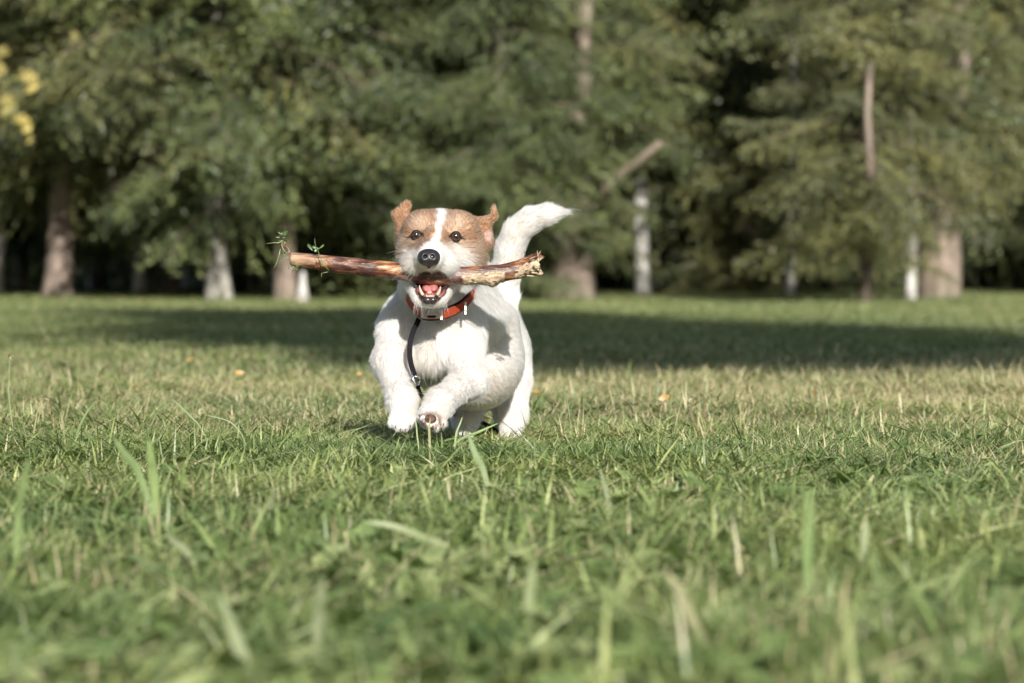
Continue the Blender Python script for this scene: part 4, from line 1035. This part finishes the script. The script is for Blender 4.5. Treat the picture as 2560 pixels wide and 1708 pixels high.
    def sprig(label, stems, leaves, name):
        ro = empty(name, tuple(W(*stems[0][0][0]))); tag(ro, label, 'grass sprig'); lo_ = Vector(ro.location)
        for pts, w_, c in stems:
            mb = MB(); mb.tube([Vector(W(*p))-lo_ for p in pts], [w_*PXM*5.45*(1-.5*i/len(pts)) for i in range(len(pts))], 6, c=c); mb.build('stem', SG, ro, color=True)
        for (u_, v_, y_, du, dv, w_, c) in leaves:
            A, B = Vector(W(u_, v_, y_)), Vector(W(u_+du, v_+dv, y_-.002)); d_ = B-A; s_ = Vector((-d_.z, .25*d_.length, d_.x)).normalized()*w_*PXM*y_; ybu = Vector((0, -.0012, 0))
            mb = MB(); mb.add([A-lo_, A.lerp(B, .35)+s_*.8-lo_+ybu, A.lerp(B, .75)+s_-lo_+ybu, B-lo_, A.lerp(B, .75)-s_-lo_, A.lerp(B, .35)-s_*.8-lo_, A.lerp(B, .5)-lo_-ybu],
                [(0, 6, 1), (1, 6, 2), (2, 6, 3), (3, 6, 4), (4, 6, 5), (5, 6, 0)], c); mb.build('leaf', SG, ro, color=True)
    gr, gd, br = (.16, .26, .08), (.06, .11, .04), (.38, .22, .12)
    sprig('clover sprig with three small leaves standing on the stick near its left end', [([(821, 676, 5.447), (808, 660, 5.443), (799, 645, 5.45), (793, 626, 5.46), (790, 619, 5.46)], 1.2, gr), ([(822, 678, 5.447), (805, 664, 5.442), (795, 648, 5.446), (787, 638, 5.455)], 1.0, gd),
        ([(790, 619, 5.46), (786, 610, 5.46), (785, 596, 5.46)], .8, gr), ([(801, 684, 5.452), (818, 680, 5.449)], .8, (.5, .4, .22)), ([(802, 684, 5.452), (802.5, 695, 5.452)], .8, gr)],
        [(797, 621, 5.46, 12, -10, 2.6, gr), (789, 620, 5.46, -10, -4, 4.2, (.12, .2, .07)), (790, 622, 5.46, -5, 8, 3.6, gr), (781, 627, 5.463, -14, -18, 4.5, gd), (790, 619, 5.46, 8, 3, 2.2, gr)], 'clover_sprig')
    rs = random.Random(3); LV = []
    for _ in range(34): LV.append((704+rs.uniform(-7, 9), rs.uniform(584, 606), 5.47+rs.uniform(-.006, .006), rs.uniform(-10, 10), rs.uniform(-9, 5), rs.uniform(.9, 2.3), rs.choice([gr, gr, (.22, .34, .12), gd])))
    for _ in range(12): LV.append((rs.uniform(694, 722), rs.uniform(628, 646), 5.468, rs.uniform(-7, 7), rs.uniform(-6, 9), rs.uniform(.9, 2.), rs.choice([gr, gd])))
    sprig('tangle of green moss with reddish stems hanging off the left tip of the stick', [([(720, 636, 5.466), (706, 624, 5.468), (702, 612, 5.47), (706, 600, 5.47)], 1.5, br), ([(702, 618, 5.47), (709, 610, 5.47), (714, 601, 5.47)], 1.3, br), ([(712, 614, 5.47), (719, 622, 5.468), (723, 632, 5.465)], 1.2, br), ([(718, 636, 5.465), (722, 626, 5.464)], 2.2, br),
        ([(699, 622, 5.47), (695, 640, 5.47), (688, 662, 5.47), (682, 671, 5.47)], 1.8, gr), ([(697, 606, 5.47), (682, 607, 5.47), (664, 609, 5.47)], .9, (.40, .38, .2)), ([(716, 588, 5.47), (712, 570, 5.47), (707, 563, 5.47)], .35, gd), ([(704, 628, 5.47), (714, 642, 5.468), (720, 652, 5.466)], 1.3, gr)], LV, 'moss_tangle')
    LV = [(rs.uniform(728, 744), rs.uniform(656, 672), 5.452, rs.uniform(-12, 12), rs.uniform(-6, 10), rs.uniform(.6, 1.2), rs.choice([gr, gd, (.3, .36, .12)])) for _ in range(14)]
    sprig('short dark grass blades stuck under the cut left end of the stick', [([(740, 663, 5.452), (732, 672, 5.45), (728, 682, 5.45)], .9, gd), ([(722, 664, 5.455), (719, 674, 5.455)], .9, gd), ([(736, 660, 5.45), (746, 672, 5.45)], .8, gr)], LV, 'grass_bits')
build_stick()
for o in COL.objects:
    if o.parent is None and o.name.split('.')[0] in ('stick', 'clover_sprig', 'moss_tangle', 'grass_bits'): o.location.y += STICK_DY

# ------------------------------------------------------------------ single plants and blades in front of and beside the dog
t = NT('stray_blade'); tc_ = t.attr('tint').outputs['Color']
tc2 = t.mix(t.mapr(t.noise(60, 3, obj_co(t)), .35, .7), tc_, t.mix(1.0, tc_, (.75, .8, .7), 'MULTIPLY'))
STRAY = t.done(t.leafy(tc2, .3, .5, .025))
LIGHT, MIDG, DARK, STRAWC, REDB = (.36, .40, .235), (.24, .31, .13), (.09, .15, .06), (.62, .52, .34), (.30, .16, .09)
def stray(name, label, cat, group, pts, w_, col, head=None):
    P = [W(*p) for p in pts]; base = P[0].copy(); g_ = ground_z(base[0], base[1])
    root = Vector((base[0], base[1], g_)); dn = P[0]-P[1]; dn = dn/max(1e-6, abs(dn[2])); P = [P[0]+dn*max(.004, base[2]-g_)*np.array([.5, .5, 1])]+P
    # smooth the polyline
    Q = []
    for i in range(len(P)-1):
        p0 = P[max(0, i-1)]; p1 = P[i]; p2 = P[i+1]; p3 = P[min(len(P)-1, i+2)]
        for k in range(4):
            q = k/4; Q.append(.5*((2*p1)+(-p0+p2)*q+(2*p0-5*p1+4*p2-p3)*q*q+(-p0+3*p1-3*p2+p3)*q**3))
    Q.append(P[-1]); n = len(Q); V_, F_ = [], []
    for i, p in enumerate(Q):
        tt = Vector(Q[min(i+1, n-1)]-Q[max(0, i-1)]).normalized(); s_ = tt.cross(Vector((.3, -1, .1))).normalized(); nn = s_.cross(tt)
        q_ = i/(n-1); ww = w_*.40*(.35+1.3*q_-.4*q_*q_)*(1-q_**3.5)+.0002
        p = Vector(p)-root; V_ += [p-s_*ww, p+nn*ww*.35, p+s_*ww]
    for i in range(n-1):
        a = 3*i; F_ += [(a, a+1, a+4, a+3), (a+1, a+2, a+5, a+4)]
    mb = MB(); mb.add(V_, F_, col)
    if head is None:
        o = mb.build(name, STRAY, None, color=True); o.location = root; tag(o, label, cat, group, 'thing')
    else:
        o = empty(name, root); tag(o, label, cat, group, 'thing'); mb.build('stem', STRAY, o, color=True)
        hm = MB(); hp = Vector(Q[-1])-root; rq = random.Random(len(label))
        for _ in range(head[0]):
            d_ = Vector((rq.uniform(-1, 1), rq.uniform(-1, 1), rq.uniform(-.6, 1))).normalized(); s_ = d_.cross(Vector((.2, 1, .3))).normalized(); l_ = head[1]*rq.uniform(.6, 1.2)
            hm.add([hp-s_*l_*.2, hp+d_*l_, hp+s_*l_*.2], [(0, 1, 2)], head[2])
        hm.build('seed_head', STRAY, o, smooth=False, color=True)
    return o
GB = 'large out of focus grass blades close to the camera'
stray('stray_grass', 'broad pale blade slanting down to the right, the largest blurred shape at the bottom left', 'stray grass', GB, [(625, 1705, 2.50), (612, 1660, 2.495), (580, 1570, 2.49), (552, 1485, 2.485)], .0125, LIGHT)
stray('stray_grass', 'pale lying blade above the centre of the blurred foreground', 'stray grass', GB, [(1118, 1372, 3.40), (1060, 1345, 3.39), (980, 1315, 3.38), (905, 1305, 3.38)], .009, (.33, .37, .2))
stray('stray_grass', 'narrow pale upright blade between the dog and the left corner', 'stray grass', GB, [(668, 1310, 3.9), (676, 1265, 3.89), (690, 1225, 3.88)], .008, LIGHT)
stray('stray_grass', 'pale blade leaning left below the right side of the dog', 'stray grass', GB, [(1530, 1290, 4.0), (1515, 1230, 3.99), (1500, 1170, 3.98)], .007, LIGHT)
stray('stray_grass', 'tall soft green blade rising near the left edge', 'stray grass', GB, [(45, 1310, 3.3), (55, 1230, 3.28), (72, 1145, 3.26)], .011, (.36, .46, .20))
stray('stray_grass', 'soft green blade leaning left in front of the sharp grass on the left', 'stray grass', GB, [(350, 1190, 3.9), (315, 1140, 3.88), (285, 1095, 3.86)], .012, (.34, .44, .20))
stray('stray_grass', 'upright green blade just right of the leaning one in the left foreground', 'stray grass', GB, [(385, 1200, 3.8), (378, 1150, 3.79), (372, 1100, 3.78)], .013, (.34, .44, .18))
stray('stray_grass', 'pale upright blade in the blurred grass at the right', 'stray grass', GB, [(2160, 1375, 3.3), (2163, 1330, 3.3), (2166, 1300, 3.3)], .010, LIGHT)
stray('stray_grass', 'long green blurred blade right of the middle of the foreground', 'stray grass', GB, [(2020, 1470, 2.9), (2018, 1380, 2.89), (2025, 1290, 2.88), (2020, 1220, 2.87)], .012, (.30, .40, .17))
stray('stray_grass', 'straw coloured blurred stem leaning right at the bottom right', 'stray grass', GB, [(1770, 1640, 2.6), (1735, 1560, 2.59), (1700, 1480, 2.58), (1660, 1420, 2.57)], .011, (.42, .40, .24))
stray('stray_grass', 'pale blade standing below the centre, under the pale lying blade', 'stray grass', GB, [(1320, 1560, 2.75), (1325, 1480, 2.74), (1335, 1400, 2.73)], .012, (.42, .48, .26))
stray('stray_grass', 'pale blurred blade left of the centre at the bottom', 'stray grass', GB, [(795, 1560, 2.6), (800, 1500, 2.59), (808, 1440, 2.58)], .012, LIGHT)
stray('stray_grass', 'pale tilted blade in the left half of the foreground', 'stray grass', GB, [(470, 1385, 3.3), (440, 1360, 3.29), (420, 1335, 3.28)], .010, LIGHT)
stray('stray_grass', 'wide green blade directly below the lifted paw', 'stray grass', GB, [(1210, 1180, 4.4), (1190, 1140, 4.39), (1170, 1085, 4.38)], .011, (.38, .46, .26))
GS = 'thin stalks standing out of the lawn'
stray('grass_stalk', 'tallest thin stalk with a brown tip at the far left edge', 'grass stalk', GS, [(34, 1085, 5.6), (28, 1040, 5.6), (22, 980, 5.6), (25, 892, 5.6)], .0016, (.34, .36, .18), (10, .007, STRAWC))
stray('grass_stalk', 'thin brown stalk with a small seed head at the left, right of the tallest one', 'grass stalk', GS, [(145, 1090, 5.6), (135, 1060, 5.6), (125, 1030, 5.6), (118, 998, 5.6)], .0012, REDB, (8, .005, STRAWC))
stray('grass_stalk', 'brown stalk with a curled seed head right of the dog, leftmost of three', 'grass stalk', GS, [(1750, 1090, 5.7), (1738, 1060, 5.7), (1730, 1030, 5.7), (1727, 998, 5.7)], .0012, REDB, (10, .005, (.7, .66, .55)))
stray('grass_stalk', 'bent brown stalk carrying a small orange bud right of the dog', 'grass stalk', GS, [(1790, 1105, 5.7), (1775, 1060, 5.7), (1762, 1040, 5.7), (1764, 1010, 5.7), (1780, 970, 5.7)], .0013, REDB, (5, .004, STRAWC))
stray('grass_stalk', 'fine dark green stalk leaning right, tallest on the right half', 'grass stalk', GS, [(1962, 1075, 6.2), (1970, 1030, 6.2), (1978, 995, 6.2), (1990, 960, 6.2)], .0013, DARK)
stray('grass_stalk', 'fine green stalk standing just left of the dog', 'grass stalk', GS, [(802, 1060, 5.9), (796, 1020, 5.9), (792, 985, 5.9), (790, 950, 5.9)], .0012, MIDG)
stray('grass_stalk', 'thin grey green stalk right of the hind leg of the dog', 'grass stalk', GS, [(1428, 1080, 5.6), (1424, 1040, 5.6), (1418, 1000, 5.6), (1410, 968, 5.6)], .0014, MIDG)
stray('grass_stalk', 'pale stalk curving to the left in the sharp grass at the left', 'grass stalk', GS, [(612, 1105, 5.3), (600, 1080, 5.3), (575, 1055, 5.3), (545, 1045, 5.3), (515, 1038, 5.3)], .0020, (.30, .36, .18))
stray('grass_stalk', 'long green blade leaning right in the sharp grass at the left', 'grass stalk', GS, [(190, 1100, 5.4), (198, 1070, 5.4), (215, 1035, 5.4), (242, 1000, 5.4)], .0042, MIDG)
stray('grass_stalk', 'green blade leaning left between the left corner and the dog', 'grass stalk', GS, [(505, 1075, 5.4), (480, 1045, 5.4), (455, 1020, 5.4), (430, 998, 5.4)], .003, (.24, .30, .13))
stray('grass_stalk', 'green blade crossing under the belly of the dog', 'grass stalk', GS, [(1150, 1100, 5.35), (1185, 1085, 5.35), (1215, 1072, 5.35), (1246, 1058, 5.35)], .0045, (.30, .42, .16))
stray('grass_stalk', 'pale upright blade between the lifted paw and the hind leg', 'grass stalk', GS, [(1138, 1105, 5.3), (1142, 1080, 5.3), (1150, 1060, 5.3), (1156, 1042, 5.3)], .0035, (.42, .50, .26))
stray('grass_stalk', 'straw coloured stalk standing in front of the lifted paw', 'grass stalk', GS, [(1075, 1130, 5.0), (1074, 1100, 5.0), (1073, 1070, 5.0), (1076, 1045, 5.0)], .0042, (.42, .40, .22))
stray('grass_stalk', 'thin pale stalk between the two front paws', 'grass stalk', GS, [(1046, 1115, 5.2), (1043, 1090, 5.2), (1041, 1065, 5.2), (1038, 1050, 5.2)], .0024, (.45, .50, .26))
# fallen leaves
t = NT('fallen_leaf'); FLM = t.done(t.leafy(t.mix(t.noise(90, 3, obj_co(t)), (.42, .22, .06), (.58, .40, .14)), .3, .5, .05))
FL = [((598, 932, 8.6), 'yellow fallen leaf on the lawn left of the dog'), ((897, 934, 8.6), 'yellow fallen leaf close to the left shoulder of the dog'), ((475, 898, 9.6), 'small yellow leaf at the edge of the shade on the left'), ((1342, 978, 7.4), 'orange fallen leaf close to the hind leg of the dog'),
      ((1660, 994, 7.0), 'pinkish orange leaf on the dry lawn right of the dog'), ((2035, 985, 7.3), 'amber leaf on the dry lawn at the right'), ((345, 968, 7.6), 'orange leaf on the lawn at the left, among several'), ((292, 992, 7.1), 'orange leaf low on the left lawn'), ((1950, 1440, 3.25), 'blurred orange leaf in the right foreground')]
for (p, lb) in FL:
    c_ = W(*p); rq = random.Random(int(p[0])); L_ = .0095*rq.uniform(.8, 1.3); d_ = Vector((rq.uniform(-1, 1), rq.uniform(-.4, .4), rq.uniform(-.3, .3))).normalized(); s_ = d_.cross(Vector((.2, -1, .5))).normalized()
    mb = MB(); n_ = 7; V_ = []
    for i in range(n_):
        q = i/(n_-1); w_ = L_*.55*math.sin(PI*min(1, q*.92+.06))**.8; cc = d_*(q-.5)*L_*2+Vector((0, .2*L_*math.sin(PI*q), 0)); V_ += [cc-s_*w_, cc+Vector((0, .12*L_, 0)), cc+s_*w_]
    F_ = [x for i in range(n_-1) for x in ((3*i, 3*i+1, 3*i+4, 3*i+3), (3*i+1, 3*i+2, 3*i+5, 3*i+4))]
    mb.add(V_, F_); o = mb.build('fallen_leaf', FLM); o.location = (c_[0], c_[1], max(c_[2], ground_z(c_[0], c_[1])+.022)); o.rotation_euler = (rq.uniform(-.9, .2), 0, rq.uniform(0, 6)); tag(o, lb, 'leaf', 'fallen autumn leaves on the lawn')
